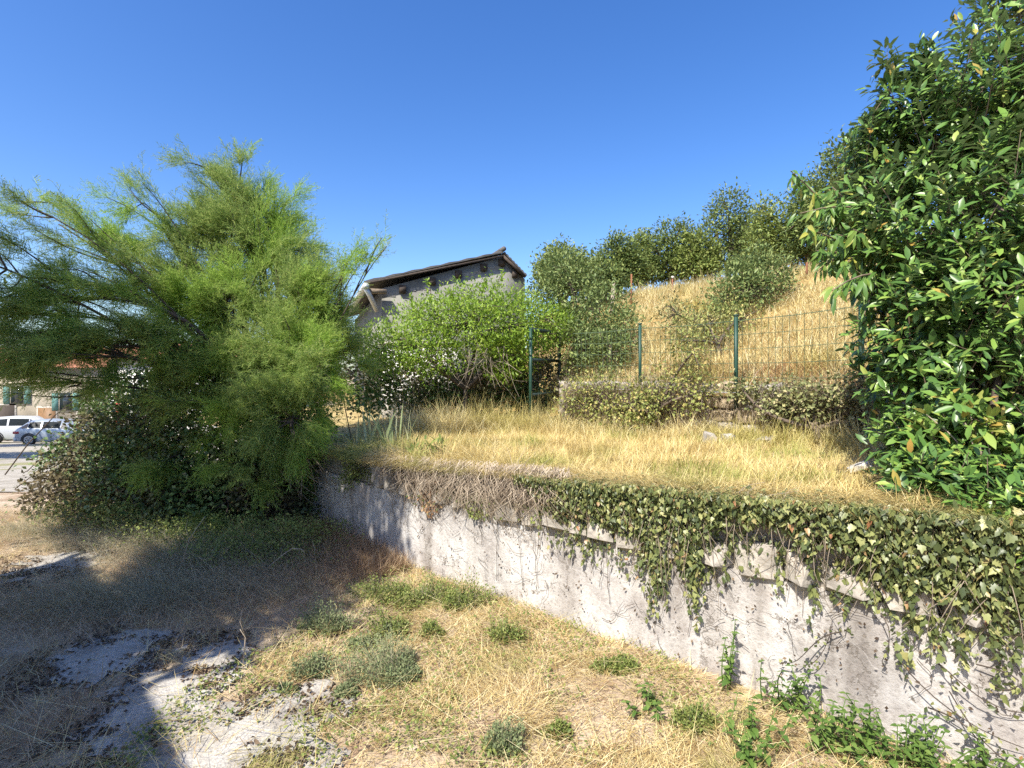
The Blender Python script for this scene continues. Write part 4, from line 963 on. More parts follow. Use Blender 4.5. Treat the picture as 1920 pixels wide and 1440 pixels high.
for i in np.nonzero(near)[0]: child('leaf', PM, peach, PP[i], Rm[i], float(S[i]))
Buf().inst(PT, PP[~near], Rm[~near], S[~near]).build('foliage', M['peach'], peach, smooth=True)['kind'] = 'stuff'

# ------------------------------------------------------------------ ivy over the wall
ivy = thing('hanging_ivy', (*wpt(2.6), .6), 'thick ivy hanging over the right half of the pale wall', 'ivy')
r = rs(81)
edge = [(985, 925), (1010, 955), (1080, 980), (1140, 1000), (1190, 1015), (1215, 1030), (1232, 1105), (1250, 1110), (1262, 1030), (1285, 1035), (1298, 1115), (1316, 1110), (1330, 1030), (1400, 1015), (1440, 1030), (1480, 1050), (1510, 1090), (1525, 1135), (1545, 1075), (1620, 1080), (1650, 1100), (1690, 1130), (1710, 1185), (1730, 1135), (1800, 1165), (1880, 1195), (1960, 1235), (2100, 1330)]
es = np.array([on_wall(*e) for e in edge] + [(4.8, .42), (5.6, .36), (7.2, .40)])
def ivy_low(s): return np.interp(s, es[:, 0], es[:, 1])
N0 = 74000
s = r.uniform(es[0, 0], es[-1, 0], N0); lowz = ivy_low(s) + r.normal(size=N0) * .025; tz = top_z(s) + .035
f = r.random(N0) ** 1.05; z = tz - f * (tz - lowz)
thick = .03 + .13 * (1 - f) ** .7
over = r.random(N0) < .07                                        # those that lie on the top edge
dd = np.where(over, r.uniform(-.12, .14, N0), -thick * r.random(N0) - .01)
z = np.where(over, tz - .03 + r.normal(size=N0) * .02, z)
hole = fbm(s * 3.2, z * 3.2, 91) + .35 * sst(0, .3, (z - lowz)) ; keep = (hole > .44 + .10 * r.normal(size=N0) + .28 * sst(.25, 1, f)) | over
s, z, dd, over, f = s[keep], z[keep], dd[keep], over[keep], f[keep]
for k in range(240):                                             # single trailing shoots below the hem
    s0 = r.uniform(es[1, 0], es[-1, 0]); m = r.integers(10, 26); L = r.uniform(.05, .24); zz = ivy_low(s0) + .08 - np.linspace(0, 1, m) * (L + .08)
    s = np.append(s, s0 + np.cumsum(r.normal(size=m) * .008)); z = np.append(z, np.maximum(.05, zz)); dd = np.append(dd, -.015 - r.random(m) * .035); over = np.append(over, np.zeros(m, bool)); f = np.append(f, np.ones(m))
n = len(s)
P = np.zeros((n, 3)); P[:, :2] = CORN + WU * s[:, None] + WN * dd[:, None]; P[:, 2] = z
outd = A(-WN[0], -WN[1], 0)
d = nrm(A(0, 0, -.9) + outd * .25 + A(WU[0], WU[1], 0) * r.normal(size=(n, 1)) * .6 + rdir(r, n) * .35); d[over] = nrm(rdir(r, n)[over] * A(1, 1, .3) + outd * .5)
nn = outd * .5 + A(0, 0, .6) + rdir(r, n) * .85; nn[over] = A(0, 0, 1) + rdir(r, n)[over] * .4
S = (.4 + 1.0 * r.random(n) ** 1.5) * np.interp(s, [0.8, 2.0, 4], [.024, .027, .035]); Rm = frames(d, nn); IT = ivy_tpl()
px_ = 960 + FPX * P[:, 0] / P[:, 1]; score = np.where(px_ < 1910, P[:, 1] / S + (dd > -.06) * 30, 9e9); near = np.zeros(n, bool); near[np.argsort(score)[:300]] = True
ITV = [ivy_tpl(v) for v in range(3)]; vid = r.integers(0, 3, n)
IM = [Buf().inst(ITV[v], np.zeros((1, 3)), np.eye(3)[None], A(1.0)).mesh('leaf', M['ivy']) for v in range(3)]
for i in np.nonzero(near)[0]: child('leaf', IM[vid[i]], ivy, P[i], Rm[i], float(S[i]))
b = Buf()
for v in range(3): mk = ~near & (vid == v); b.inst(ITV[v], P[mk], Rm[mk], S[mk])
b.build('foliage', M['ivy'], ivy)['kind'] = 'stuff'
b = Buf()
for k in range(900):
    s0 = r.uniform(es[0, 0] - .05, es[-1, 0]); z0 = top_z(s0) - .01; z1 = ivy_low(s0) + r.uniform(-.12, .35); m = 7; tt = np.linspace(0, 1, m)
    ss = s0 + np.cumsum(np.cumsum(r.normal(size=m) * .012)) + r.normal() * .03 * tt; off = -(.02 + .09 * np.sin(tt * math.pi)) * (1 - tt * .7) - r.uniform(0, .045)
    Q = np.zeros((m, 3)); Q[:, :2] = CORN + WU * ss[:, None] + WN * off[:, None]; Q[:, 2] = z0 + (z1 - z0) * tt; b.tube(Q, np.linspace(.0026, .0012, m), 3, cap=False)
b.build('stems', M['pale_twig'], ivy)

# dry vine curtain over the left part of the wall top
dv = thing('dead_creeper', (*wpt(.5), .7), 'grey brown dead creeper hanging over the wall top left of the ivy', 'creeper')
r = rs(85); n = 2100
pxs = r.uniform(735, 1075, n); s = wall_s(pxs); lo_ = np.interp(pxs, [735, 770, 800, 830, 860, 880, 905, 940, 1000, 1075], [905, 940, 985, 945, 935, 975, 1000, 975, 975, 960]) + r.normal(size=n) * 14
Yw = CORN[1] + WU[1] * s; zlo = EYE + (HORIZON - lo_) / FPX * Yw; z0 = top_z(s) + .03 + r.uniform(-.12, .07, n)
P = np.zeros((n, 3)); P[:, :2] = CORN + WU * s[:, None] - WN * r.uniform(.0, .09, n)[:, None]; P[:, 2] = z0
b = Buf(); m = 4; tt = np.linspace(0, 1, m)
L = np.clip(z0 - zlo, .05, .5) * r.uniform(.2, 1.05, n) * (.45 + .9 * fbm(s * 7, s * 0 + 3, 86))
V = P[:, None] + A(WU[0], WU[1], 0) * (r.normal(size=(n, 1, 1)) * .9 * tt[None, :, None] ** 1.3 * L[:, None, None] + .03 * np.sin(tt * 4 + 0)[None, :, None] * r.normal(size=(n, 1, 1))) + outd * (.05 * np.sin(tt * math.pi))[None, :, None] * r.uniform(.3, 1.6, (n, 1, 1)) - A(0, 0, 1) * (tt ** 1.2)[None, :, None] * L[:, None, None]
wv = A(WU[0], WU[1], 0) * (.0022 * A(1, 1, .8, .3))[None, :, None] * r.uniform(.6, 1.5, (n, 1, 1)); VV = np.concatenate([V - wv, V + wv], 1); off = (np.arange(n) * 8)[:, None]
b.add(VV.reshape(-1, 3), [np.concatenate([np.array([[i, i + 1, i + 5, i + 4]]) + off for i in range(3)])]); b.build('dry_stems', M['dead_vine'], dv)
n = 1500; pxs = np.concatenate([r.normal(812, 12, n // 3), r.normal(893, 14, n // 3), r.uniform(740, 1040, n - 2 * (n // 3))]); s = wall_s(pxs); tt = r.random(n); Yw = CORN[1] + WU[1] * s
zz = top_z(s) + .02 - tt * np.interp(pxs, [740, 812, 850, 893, 1040], [.15, .42, .2, .36, .3]); P = np.zeros((n, 3)); P[:, :2] = CORN + WU * s[:, None] - WN * r.uniform(.01, .07, n)[:, None]; P[:, 2] = zz
third = np.arange(n) < n // 3
Rm = frames(rdir(r, n) * .6 + A(0, 0, -.6), outd + rdir(r, n) * .5 + A(0, 0, .4)); S = r.uniform(.018, .034, n)
Buf().inst(diamond_tpl(.3), P[third], Rm[third], S[third]).build('rusty_leaves', M['rust_weed'], dv)['kind'] = 'stuff'
Buf().inst(diamond_tpl(.3), P[~third], Rm[~third], S[~third]).build('green_leaves', M['weed_green'], dv)['kind'] = 'stuff'

# thin creeper traces clinging to the lower wall
tr = thing('wall_tendrils', (*wpt(1.5), .3), 'thin dark dead tendrils clinging to the bare lower wall', 'creeper'); b = Buf(); bl_ = Buf(); r = rs(87)
for k in range(60):
    s0 = r.uniform(.1, 4.3); z0 = r.uniform(.06, .56); m = r.integers(4, 9); ang = r.choice([-1.5, -.3, .2, 3.0]) + r.normal() * .5; ss, zz = [s0], [z0]
    for j in range(m): ang += r.normal() * .45; ss.append(ss[-1] + .03 * math.cos(ang)); zz.append(min(.58, max(.02, zz[-1] + .03 * math.sin(ang))))
    Q = np.zeros((m + 1, 3)); Q[:, :2] = CORN + WU * np.array(ss)[:, None] - WN * (.016 + .004 * r.random(m + 1))[:, None]; Q[:, 2] = zz; b.tube(Q, np.linspace(.0017, .0008, m + 1), 3, cap=False)
for px, py in ((940, 1090), (975, 1100), (1005, 1050), (1010, 1110), (1075, 1060), (1130, 1100), (905, 1020), (1300, 1190), (1140, 1130)):
    s0, z1 = on_wall(px, py); z0 = .62; m = 8; tt = np.linspace(0, 1, m); ss = s0 + np.cumsum(r.normal(size=m) * .008)
    Q = np.zeros((m, 3)); Q[:, :2] = CORN + WU * ss[:, None] - WN * .018; Q[:, 2] = z0 + (z1 - z0) * tt; b.tube(Q, .0018, 3, cap=False)
b.build('tendrils', M['dark_twig'], tr)['kind'] = 'stuff'
n = 420; s = r.uniform(.2, 4.4, n); z = r.uniform(.05, .6, n); P = np.zeros((n, 3)); P[:, :2] = CORN + WU * s[:, None] - WN * .02; P[:, 2] = z; 
Buf().inst(quad_tpl(.3), P, frames(rdir(r, n) + A(0, 0, -.3), outd + rdir(r, n) * .4), r.uniform(.008, .024, n)).build('dry_scraps', M['litter'], tr)['kind'] = 'stuff'
# long sparse shoots against the wall at the lower right
lt = thing('sparse_creeper', (*wpt(3.6), .3), 'sparse leafy creeper shoots hanging over the lower right wall', 'creeper'); b = Buf(); bl_ = Buf()
for (x0, y0), (x1, y1) in (((1690, 1235), (1900, 1395)), ((1760, 1240), (1915, 1330)), ((1780, 1290), (1910, 1440)), ((1830, 1240), (1915, 1290)), ((1620, 1120), (1690, 1260)), ((1560, 1170), (1520, 1250)), ((1580, 1180), (1460, 1240)), ((1740, 1320), (1905, 1420))):
    s0, z0 = on_wall(x0, y0); s1, z1 = on_wall(x1, y1); m = 10; tt = np.linspace(0, 1, m); ss = s0 + (s1 - s0) * tt + r.normal() * .03 * np.sin(tt * 5); Q = np.zeros((m, 3)); Q[:, :2] = CORN + WU * ss[:, None] - WN * (.03 + .04 * np.sin(tt * 3))[:, None]; Q[:, 2] = np.maximum(.03, z0 + (z1 - z0) * tt + .02 * np.sin(tt * 7))
    b.tube(Q, np.linspace(.003, .0015, m), 4, cap=False); i = r.integers(0, m, 18); bl_.inst(diamond_tpl(.3), Q[i] + r.normal(size=(18, 3)) * .015, frames(rdir(r, 18) + A(0, 0, -.5), outd + rdir(r, 18) * .5), r.uniform(.016, .034, 18))
b.build('stems', M['dark_twig'], lt); bl_.build('leaves', M['ivy'], lt)['kind'] = 'stuff'

# ------------------------------------------------------------------ small plants on the terrace
ic = at(712, 832, 6.25); ic[2] = float(ter_z(ic[0], ic[1]))
iris = thing('iris_clump', ic, 'clump of pale sword shaped iris leaves at the wall corner', 'plant'); r = rs(91)
for k in range(34):
    p = ic + A(r.uniform(-.34, .34), r.normal() * .12, -.02); b = Buf()
    blades(b, p[None], A(r.uniform(.26, .5)), A(r.uniform(.022, .034)), A(r.uniform(0, 6.28)), A(abs(r.normal()) * .18 + (p[0] - ic[0]) * 0), A(r.uniform(0, .25)), r); b.build('blade', M['iris'], iris)
shrub('corner_shrub', 690, 900, 5.25, [pb(690, 872, 42, 30, 5.2), pb(730, 890, 36, 28, 5.0), pb(665, 895, 26, 26, 5.3)], 'small yellow green shrub overhanging the shaded end of the pale wall', 'weed_green', 170, 12, .035, .036, 220, tpl=leaf_tpl(.2), trunk_r=.015, nbr=60)
shrub('thistle', 800, 862, 4.85, [pb(790, 855, 26, 14, 4.8), pb(820, 845, 22, 16, 4.8)], 'leafy green rosette on the wall edge beside the dead creeper', 'weed_green', 26, 6, .03, .08, 221, tpl=leaf_tpl(.16), trunk_r=.012, nbr=20, cat='plant')
r = rs(93)
for px, py, Yv, sc_, lab, mesh_ in ((1330, 830, 5.6, (.15, .12, .10), 'grey rough rock lying in the terrace grass, left of two rocks', 0), (1366, 828, 5.6, (.12, .11, .085), 'bright white rock lying in the terrace grass, right of two rocks', 1), (1435, 835, 5.3, (.17, .12, .05), 'low dark rock in the terrace grass near the white rock', 2), (1612, 893, 3.55, (.12, .09, .05), 'flat pale stone on the wall edge beside the laurel', 1), (1660, 899, 3.4, (.10, .08, .05), 'small flat stone at the foot of the laurel on the wall edge', 0)):
    p = at(px, py, Yv); p[2] = float(ter_z(p[0], p[1])) + sc_[2] * .22
    me = stone_mesh('rock', M['white_stone'] if mesh_ == 1 else M['stone'], 300 + mesh_ + int(px)); o = bpy.data.objects.new('rock', me); COL.objects.link(o); o.location = tuple(p); o.scale = sc_; o.rotation_euler = (r.normal() * .2, r.normal() * .2, r.uniform(0, 3)); tag(o, lab, 'rock', 'loose rocks on the terrace', 'thing')

# ------------------------------------------------------------------ grass
def stuff(b, name, mat, label, cat='grass'):
    o = b.build(name, mat, org=(0, 0, 0)); return tag(o, label, cat, kind='stuff')
r = rs(95)
# terrace: s,d sampled, denser near the front
n = 90000; s = r.uniform(-2.6, 4.8, n); d = r.random(n) ** 1.15 * 5.6 - .06 + np.maximum(0, -.119 * s)
x = CORN[0] + s * WU[0] + d * WN[0]; y = CORN[1] + s * WU[1] + d * WN[1]; a, q = aq(x, y)
clump = fbm(x * 4.2, y * 4.2, 31); tall = np.exp(-((s + .1) / .75) ** 2 - ((d - .7) / .75) ** 2)
keep = (y > 1.2) & ((q < .05) | (x < .9)) & (clump + r.random(n) * .5 > .52)
x, y, s, d, clump, tall = [v[keep] for v in (x, y, s, d, clump, tall)]; n = len(x)
H = (.06 + .24 * clump * r.random(n) ** 1.3 + .06 * np.clip(d - 2.4, 0, 1.5)) * (1 + 1.1 * tall) * r.uniform(.6, 1.3, n)
b = Buf(); P = np.stack([x, y, ter_z(x, y) - .035], -1)
az = fbm(x * 2.5, y * 2.5, 33) * 12 + r.normal(size=n) * .9; blades(b, P, H, r.uniform(.002, .0042, n) * (1 + .05 * y), az, np.abs(r.normal(size=n)) * .5, r.uniform(0, 1.3, n), r, seg=3)
stuff(b, 'terrace_grass', M['terrace_straw'], 'dry yellow grass covering the terrace above the wall')
# grass that flops over the wall edge
n = 30000; s = r.uniform(-1.6, 6.8, n); d = r.uniform(-.10, .30, n); pt = np.where((s >= 0)[:, None], CORN + WU * s[:, None], CORN + WL * -s[:, None]) + WN * d[:, None]
P = np.stack([pt[:, 0], pt[:, 1], top_z(s) - .02 + r.random(n) * .05], -1); b = Buf(); az = math.atan2(-WN[1], -WN[0]) + r.normal(size=n) * .8
blades(b, P, r.uniform(.05, .2, n) * (1 + .5 * (s < .3)), r.uniform(.002, .004, n), az, r.uniform(.3, 1.2, n), r.uniform(.8, 2.8, n), r); stuff(b, 'overhanging_grass', M['terrace_straw'], 'straw coloured grass flopping over the top edge of the wall')
# long arching hay at the wall corner
n = 7000; s = r.normal(-.25, .6, n); d = np.abs(r.normal(.35, .4, n)) + np.maximum(0, -.119 * s); x = CORN[0] + s * WU[0] + d * WN[0]; y = CORN[1] + s * WU[1] + d * WN[1]; c = fbm(x * 3, y * 3, 35)
P = np.stack([x, y, ter_z(x, y) - .03], -1); b = Buf(); blades(b, P, r.uniform(.16, .46, n) * (.5 + c), r.uniform(.002, .004, n), math.atan2(-WN[1], -WN[0]) + r.normal(size=n) * 1.0, r.uniform(.1, .7, n), r.uniform(.8, 2.8, n), r); stuff(b, 'arching_hay', M['terrace_straw'], 'long pale hay arching forward at the wall corner')
# hill
n = 150000; a = r.uniform(-2.2, 8.5, n); q = r.random(n) ** 1.25 * 8.0 + .02; x = F0[0] + a * FA[0] + q * FQ[0]; y = F0[1] + a * FA[1] + q * FQ[1]
keep = (x > .5 + .35 * r.random(n)) & (960 + FPX * x / y < 1800); x, y, q = x[keep], y[keep], q[keep]; n = len(x); cl = fbm(x * 2.2, y * 2.2, 41)
kp = r.random(n) < sst(.28, .52, fbm(x * 3.1, y * 3.1, 43)) * .8 + .2; x, y, q, cl = x[kp], y[kp], q[kp], cl[kp]; n = len(x); P = np.stack([x, y, hill_z(x, y) - .03], -1); b = Buf()
blades(b, P, (.12 + .62 * np.clip(cl - .2, 0, 1) * r.random(n)) * r.uniform(.6, 1.25, n), r.uniform(.004, .008, n) * (1 + .03 * y), r.uniform(0, 6.28, n), np.abs(r.normal(size=n)) * .5, r.uniform(0, 1.3, n), r, seg=2); stuff(b, 'hill_grass', M['hill_straw'], 'tall golden dry grass on the slope behind the fence')
# dead stems leaning on the low wall
n = 9500; uu = r.uniform(0, FLEN, n); P2 = np.array([poly_at(FP, u_)[0] for u_ in uu]) - FQ * r.uniform(-.02, .16, (n, 1)); P = np.stack([P2[:, 0], P2[:, 1], r.uniform(.92, 1.4, n)], -1); pxx = 960 + FPX * P[:, 0] / P[:, 1]; P = P[(np.abs(pxx - 1380) > 48) | (r.random(n) < .15)]; n = len(P); b = Buf()
blades(b, P, r.uniform(.12, .45, n), r.uniform(.003, .006, n), r.uniform(0, 6.28, n), np.abs(r.normal(size=n)) * .4, r.uniform(0, 1.6, n), r); stuff(b, 'dead_stems', M['dead_vine'], 'tangle of pale dead stems leaning on the low stone wall', 'undergrowth')
# rusty dock along the fence foot
n = 4200; u = r.uniform(0, FLEN * .78, n); P2 = np.array([poly_at(FP, uu)[0] for uu in u]) + FQ * r.uniform(.1, .75, (n, 1)); P = np.stack([P2[:, 0], P2[:, 1], np.full(n, 1.40)], -1); P[:, 2] = np.maximum(1.38, hill_z(P2[:, 0], P2[:, 1]) - .03)
b = Buf(); blades(b, P, r.uniform(.06, .24, n), r.uniform(.003, .006, n), r.uniform(0, 6.28, n), np.abs(r.normal(size=n)) * .5, r.uniform(0, 1, n), r, seg=2); stuff(b, 'rusty_undergrowth', M['rust_weed'], 'rust brown dead growth along the foot of the fence', 'undergrowth')
# tall weeds and dry stalks at the back of the terrace
n = 9000; u = r.uniform(0, 6.3, n); PP2 = [at(1700, 700, 4.6)[:2]] + FP + [at(900, 700, 8.6)[:2], at(760, 700, 8.2)[:2]]
P2 = np.array([poly_at(PP2, uu)[0] for uu in r.uniform(0, poly_at(PP2, 0)[2], n)]) - FQ * r.uniform(-.02, .75, (n, 1)) ** 1.0; P = np.stack([P2[:, 0], P2[:, 1], ter_z(P2[:, 0], P2[:, 1]) - .03], -1); cl = fbm(P[:, 0] * 3, P[:, 1] * 3, 44)
b = Buf(); blades(b, P, (.12 + .5 * cl * r.random(n)), r.uniform(.0035, .007, n), r.uniform(0, 6.28, n), np.abs(r.normal(size=n)) * .35, r.uniform(0, 1.4, n), r); n2 = 5200; q2 = np.array([poly_at([at(1060, 0, 8.0)[:2], at(960, 0, 8.0)[:2], at(850, 0, 7.9)[:2], at(740, 0, 7.6)[:2], at(680, 0, 7.2)[:2]], u_)[0] for u_ in r.uniform(0, 2.6, n2)]) + r.normal(size=(n2, 2)) * A(.12, .25)
blades(b, np.stack([q2[:, 0], q2[:, 1], ter_z(q2[:, 0], q2[:, 1]) - .03], -1), r.uniform(.15, .7, n2) * (.4 + fbm(q2[:, 0] * 3, q2[:, 1] * 3, 46)), r.uniform(.003, .006, n2), r.uniform(0, 6.28, n2), np.abs(r.normal(size=n2)) * .4, r.uniform(0, 1.6, n2), r)
stuff(b, 'wall_foot_grass', M['hill_straw'], 'taller dry grass along the foot of the low stone wall')

# foreground
BARE = [(A(-1.3, 2.3), .52), (A(-1.15, 2.62), .28), (A(-1.75, 2.62), .36), (A(-1.70, 3.1), .20), (A(-2.1, 5.1), .25), (A(-3.9, 4.6), .4), (A(-2.3, 3.1), .34)]
def bare(x, y):
    m = np.full_like(x, -1.2)
    for c, rr in BARE: m = np.maximum(m, 1 - np.sqrt((x - c[0]) ** 2 + (y - c[1]) ** 2) / rr)
    return m + 1.5 * (fbm(x * 5.1, y * 6.5, 51, 4) - .5) + .55 * (fbm(x * 21, y * 24, 58, 2) - .5)
# worn concrete showing through: thin slabs with ragged outline
xs = np.arange(-5.2, 0.2, .025); ys = np.arange(1.8, 5.7, .025); X, Y = np.meshgrid(xs, ys, indexing='ij'); Bm = bare(X, Y); Z = low_z(X, Y) + .010 * np.clip(Bm * 4, -.5, 1) + .004
ii = (Bm > .0); qi, qj = np.nonzero(ii[:-1, :-1] & ii[1:, :-1] & ii[:-1, 1:] & ii[1:, 1:]); idx = lambda i, j: i * len(ys) + j
used = np.stack([idx(qi, qj), idx(qi + 1, qj), idx(qi + 1, qj + 1), idx(qi, qj + 1)], -1); uq, inv = np.unique(used, return_inverse=True)
b = Buf(); b.add(np.stack([X, Y, Z], -1).reshape(-1, 3)[uq], [inv.reshape(-1, 4)]); o = b.build('concrete_patch', M['slab'], org=(0, 0, 0), smooth=True); tag(o, 'worn pale concrete showing through the litter at the lower left', 'paving', kind='structure')
wall_front = lambda x, y: sd(x, y)[1] < np.where(sd(x, y)[0] < 0, -.119 * sd(x, y)[0], 0) - .02
def fg(n, seed, xr=(-6.5, 2.4), yr=(1.75, 6.6)):
    r = rs(seed); x = r.uniform(*xr, n * 3); y = yr[0] + (yr[1] - yr[0]) * r.random(n * 3) ** 1.35
    k = wall_front(x, y) & (np.abs(x) < y * 1.06 + .3); return x[k][:n], y[k][:n], r
x, y, r = fg(190000, 52); bm = bare(x, y); sunny = sst(-1.9, -1.3, x - .4 * (y - 2.58)); dens = np.clip(.25 + sunny, 0, 1) * (1 - .93 * sst(-.05, .12, bm)); keep = r.random(len(x)) < dens * (.30 + .7 * sst(.33, .55, fbm(x * 3.3, y * 3.3, 59))); x, y = x[keep], y[keep]; n = len(x)
cl = fbm(x * 3.5, y * 3.5, 55); b = Buf(); P = np.stack([x, y, low_z(x, y) + r.random(n) * .025 * cl * 2], -1)
az = fbm(x * 1.7, y * 1.7, 57) * 14 + r.normal(size=n) * 1.2; blades(b, P, (.03 + .13 * r.random(n) ** 1.6) * (.6 + .8 * cl), r.uniform(.0018, .0038, n), az, np.abs(r.normal(size=n)) * 3.0 + 1.0, r.uniform(-.5, 1.5, n), r, seg=2)
x, y, r2_ = fg(900, 53, (-2.2, 2.2), (1.8, 4.6)); n = len(x); blades(b, np.stack([x, y, low_z(x, y) + .03 + r2_.random(n) * .03], -1), r2_.uniform(.15, .42, n), r2_.uniform(.0022, .0038, n), r2_.uniform(0, 6.28, n), r2_.uniform(2.5, 9, n), r2_.uniform(-1, 1, n), r2_)
stuff(b, 'straw_mat', M['straw'], 'matted pale straw in front of the wall')
x, y, r = fg(60000, 62); sunny = sst(-1.6, -2.2, x - .4 * (y - 2.58)); keep = r.random(len(x)) < sunny * (1 - .9 * sst(-.02, .2, bare(x, y))) * (fbm(x * 1.6, y * 1.6, 63) * 1.6); x, y = x[keep], y[keep]; n = len(x)
b = Buf(); P = np.stack([x, y, low_z(x, y)], -1); cl = fbm(x * 1.1, y * 1.1, 64)
blades(b, P, (.04 + .16 * r.random(n) ** 1.5) * (.6 + cl), r.uniform(.0018, .0036, n), fbm(x * 1.3, y * 1.3, 65) * 12 + r.normal(size=n), np.abs(r.normal(size=n)) * 1.4 + .3, r.uniform(0, 1.5, n), r, seg=2)
stuff(b, 'brown_grass', M['straw_brown'], 'brown dead grass in the shade at the left')
# grey drooping grass before the mound
n = 26000; r = rs(66); c = np.array([at(240, 1110, 3.95), at(420, 1090, 4.2), at(330, 1060, 4.6), at(180, 1015, 5.2), at(300, 1020, 5.0), at(420, 1030, 4.9), at(520, 1020, 4.9), at(590, 1005, 5.0), at(60, 1000, 5.5), at(240, 1110, 3.95), at(420, 1090, 4.2), at(330, 1060, 4.6), at(480, 1130, 3.8), at(120, 1130, 3.8), at(560, 1080, 4.4), at(40, 1010, 5.3), at(640, 1030, 5.0)])[:, :2]; i = r.integers(0, 15, n)
xy = c[i] + r.normal(size=(n, 2)) * A(.34, .20); P = np.stack([xy[:, 0], xy[:, 1], low_z(xy[:, 0], xy[:, 1])], -1); k = wall_front(P[:, 0], P[:, 1]); P = P[k]; i = i[k]; n = len(P)
b = Buf(); blades(b, P[i < 10], r.uniform(.12, .42, (i < 10).sum()), r.uniform(.0018, .0032, (i < 10).sum()), r.normal(-1.6, 1.0, (i < 10).sum()), np.abs(r.normal(size=(i < 10).sum())) * .6, r.uniform(.4, 2.4, (i < 10).sum()), r)
k = ~(i < 10); blades(b, P[k], r.uniform(.1, .32, k.sum()), r.uniform(.0018, .003, k.sum()), r.normal(-1.6, 1.2, k.sum()), np.abs(r.normal(size=k.sum())) * .8, r.uniform(.4, 2.4, k.sum()), r, mi=1)
o = b.build('drooping_grass', [M['grey_grass'], M['straw_brown']], org=(0, 0, 0)); tag(o, 'grey green drooping grass in front of the bramble mound', 'grass', kind='stuff')
# leafy weeds and sprigs at the foot of the mound
n = 16000; r = rs(68); c = np.array([at(*q)[:2] for q in ((150, 1000, 5.7), (230, 1005, 5.5), (310, 1020, 5.2), (390, 1035, 5.0), (470, 1040, 4.9), (540, 1030, 4.9), (590, 1005, 5.1), (420, 1060, 4.6), (520, 1065, 4.6))]); i = r.integers(0, len(c), n)
xy = c[i] + r.normal(size=(n, 2)) * A(.22, .16); hh = r.random(n) ** 1.4 * (.10 + .32 * fbm(xy[:, 0] * 3, xy[:, 1] * 3, 48)); P = np.stack([xy[:, 0], xy[:, 1], low_z(xy[:, 0], xy[:, 1]) + hh], -1); P = P[wall_front(P[:, 0], P[:, 1])]; n = len(P)
b = Buf(); b.inst(diamond_tpl(.26), P, frames(rdir(r, n) + A(0, -.2, .3), A(0, 0, 1) + rdir(r, n) * .6), r.uniform(.014, .036, n)); stuff(b, 'foot_greenery', M['weed_green'], 'low green weeds along the foot of the bramble mound', 'weeds')
# rust brown growth at the wall's shaded foot
n = 9000; r = rs(67); t_ = r.random(n); s = -r.random(n) * 1.7 + .15; off = -np.abs(r.normal(size=n)) * .28 - .03; pt = np.where((s >= 0)[:, None], CORN + WU * s[:, None], CORN + WL * -s[:, None]) + A(.722, .692) * off[:, None]
P = np.stack([pt[:, 0], pt[:, 1], low_z(pt[:, 0], pt[:, 1])], -1); b = Buf(); blades(b, P, r.uniform(.05, .24, n) * np.exp(off * -.4), r.uniform(.002, .004, n), r.uniform(0, 6.28, n), np.abs(r.normal(size=n)) * .6, r.uniform(0, 1.5, n), r); 
stuff(b, 'russet_growth', M['russet'], 'russet brown dead growth at the shaded foot of the wall', 'undergrowth')
# leaf litter
x, y, r = fg(60000, 68, (-5.5, .3), (1.8, 5.6)); bm = bare(x, y); keep = r.random(len(x)) < np.exp(-((bm - .1) / .35) ** 2) * sst(.40, .55, fbm(x * 7, y * 7, 69, 4)); x, y = x[keep], y[keep]; n = len(x)
b = Buf(); b.inst(diamond_tpl(.3, .6, .3), np.stack([x, y, low_z(x, y) + .012 + r.random(n) * .012], -1), frames(rdir(r, n) * A(1, 1, .3), A(0, 0, 1) + rdir(r, n) * .8), r.uniform(.010, .032, n)); stuff(b, 'leaf_litter', M['litter'], 'dark brown leaf litter scattered over the worn concrete', 'litter')

# grit on the worn concrete
x, y, r = fg(26000, 74, (-4.5, .2), (1.8, 5.4)); bm = bare(x, y); k = r.random(len(x)) < .5 * sst(-.25, .05, bm); x, y = x[k], y[k]; n = len(x)
OCT = (A((-.5, -.4, 0), (.5, -.5, 0), (.4, .5, 0), (-.5, .45, 0), (-.2, -.15, .5), (.25, .1, .55)).reshape(-1, 3), [[(0, 1, 5), (0, 5, 4), (1, 2, 5), (2, 3, 4), (2, 4, 5), (3, 0, 4)]])
b = Buf(); az = r.uniform(0, 6.28, n); b.inst(OCT, np.stack([x, y, low_z(x, y) + .008], -1), frames(np.stack([np.cos(az), np.sin(az), 0 * az], -1), A(0, 0, 1) + rdir(r, n) * .2), .004 + .016 * r.random(n) ** 4); stuff(b, 'grit', M['stone'], 'pale grit and small stones on the worn concrete', 'gravel')

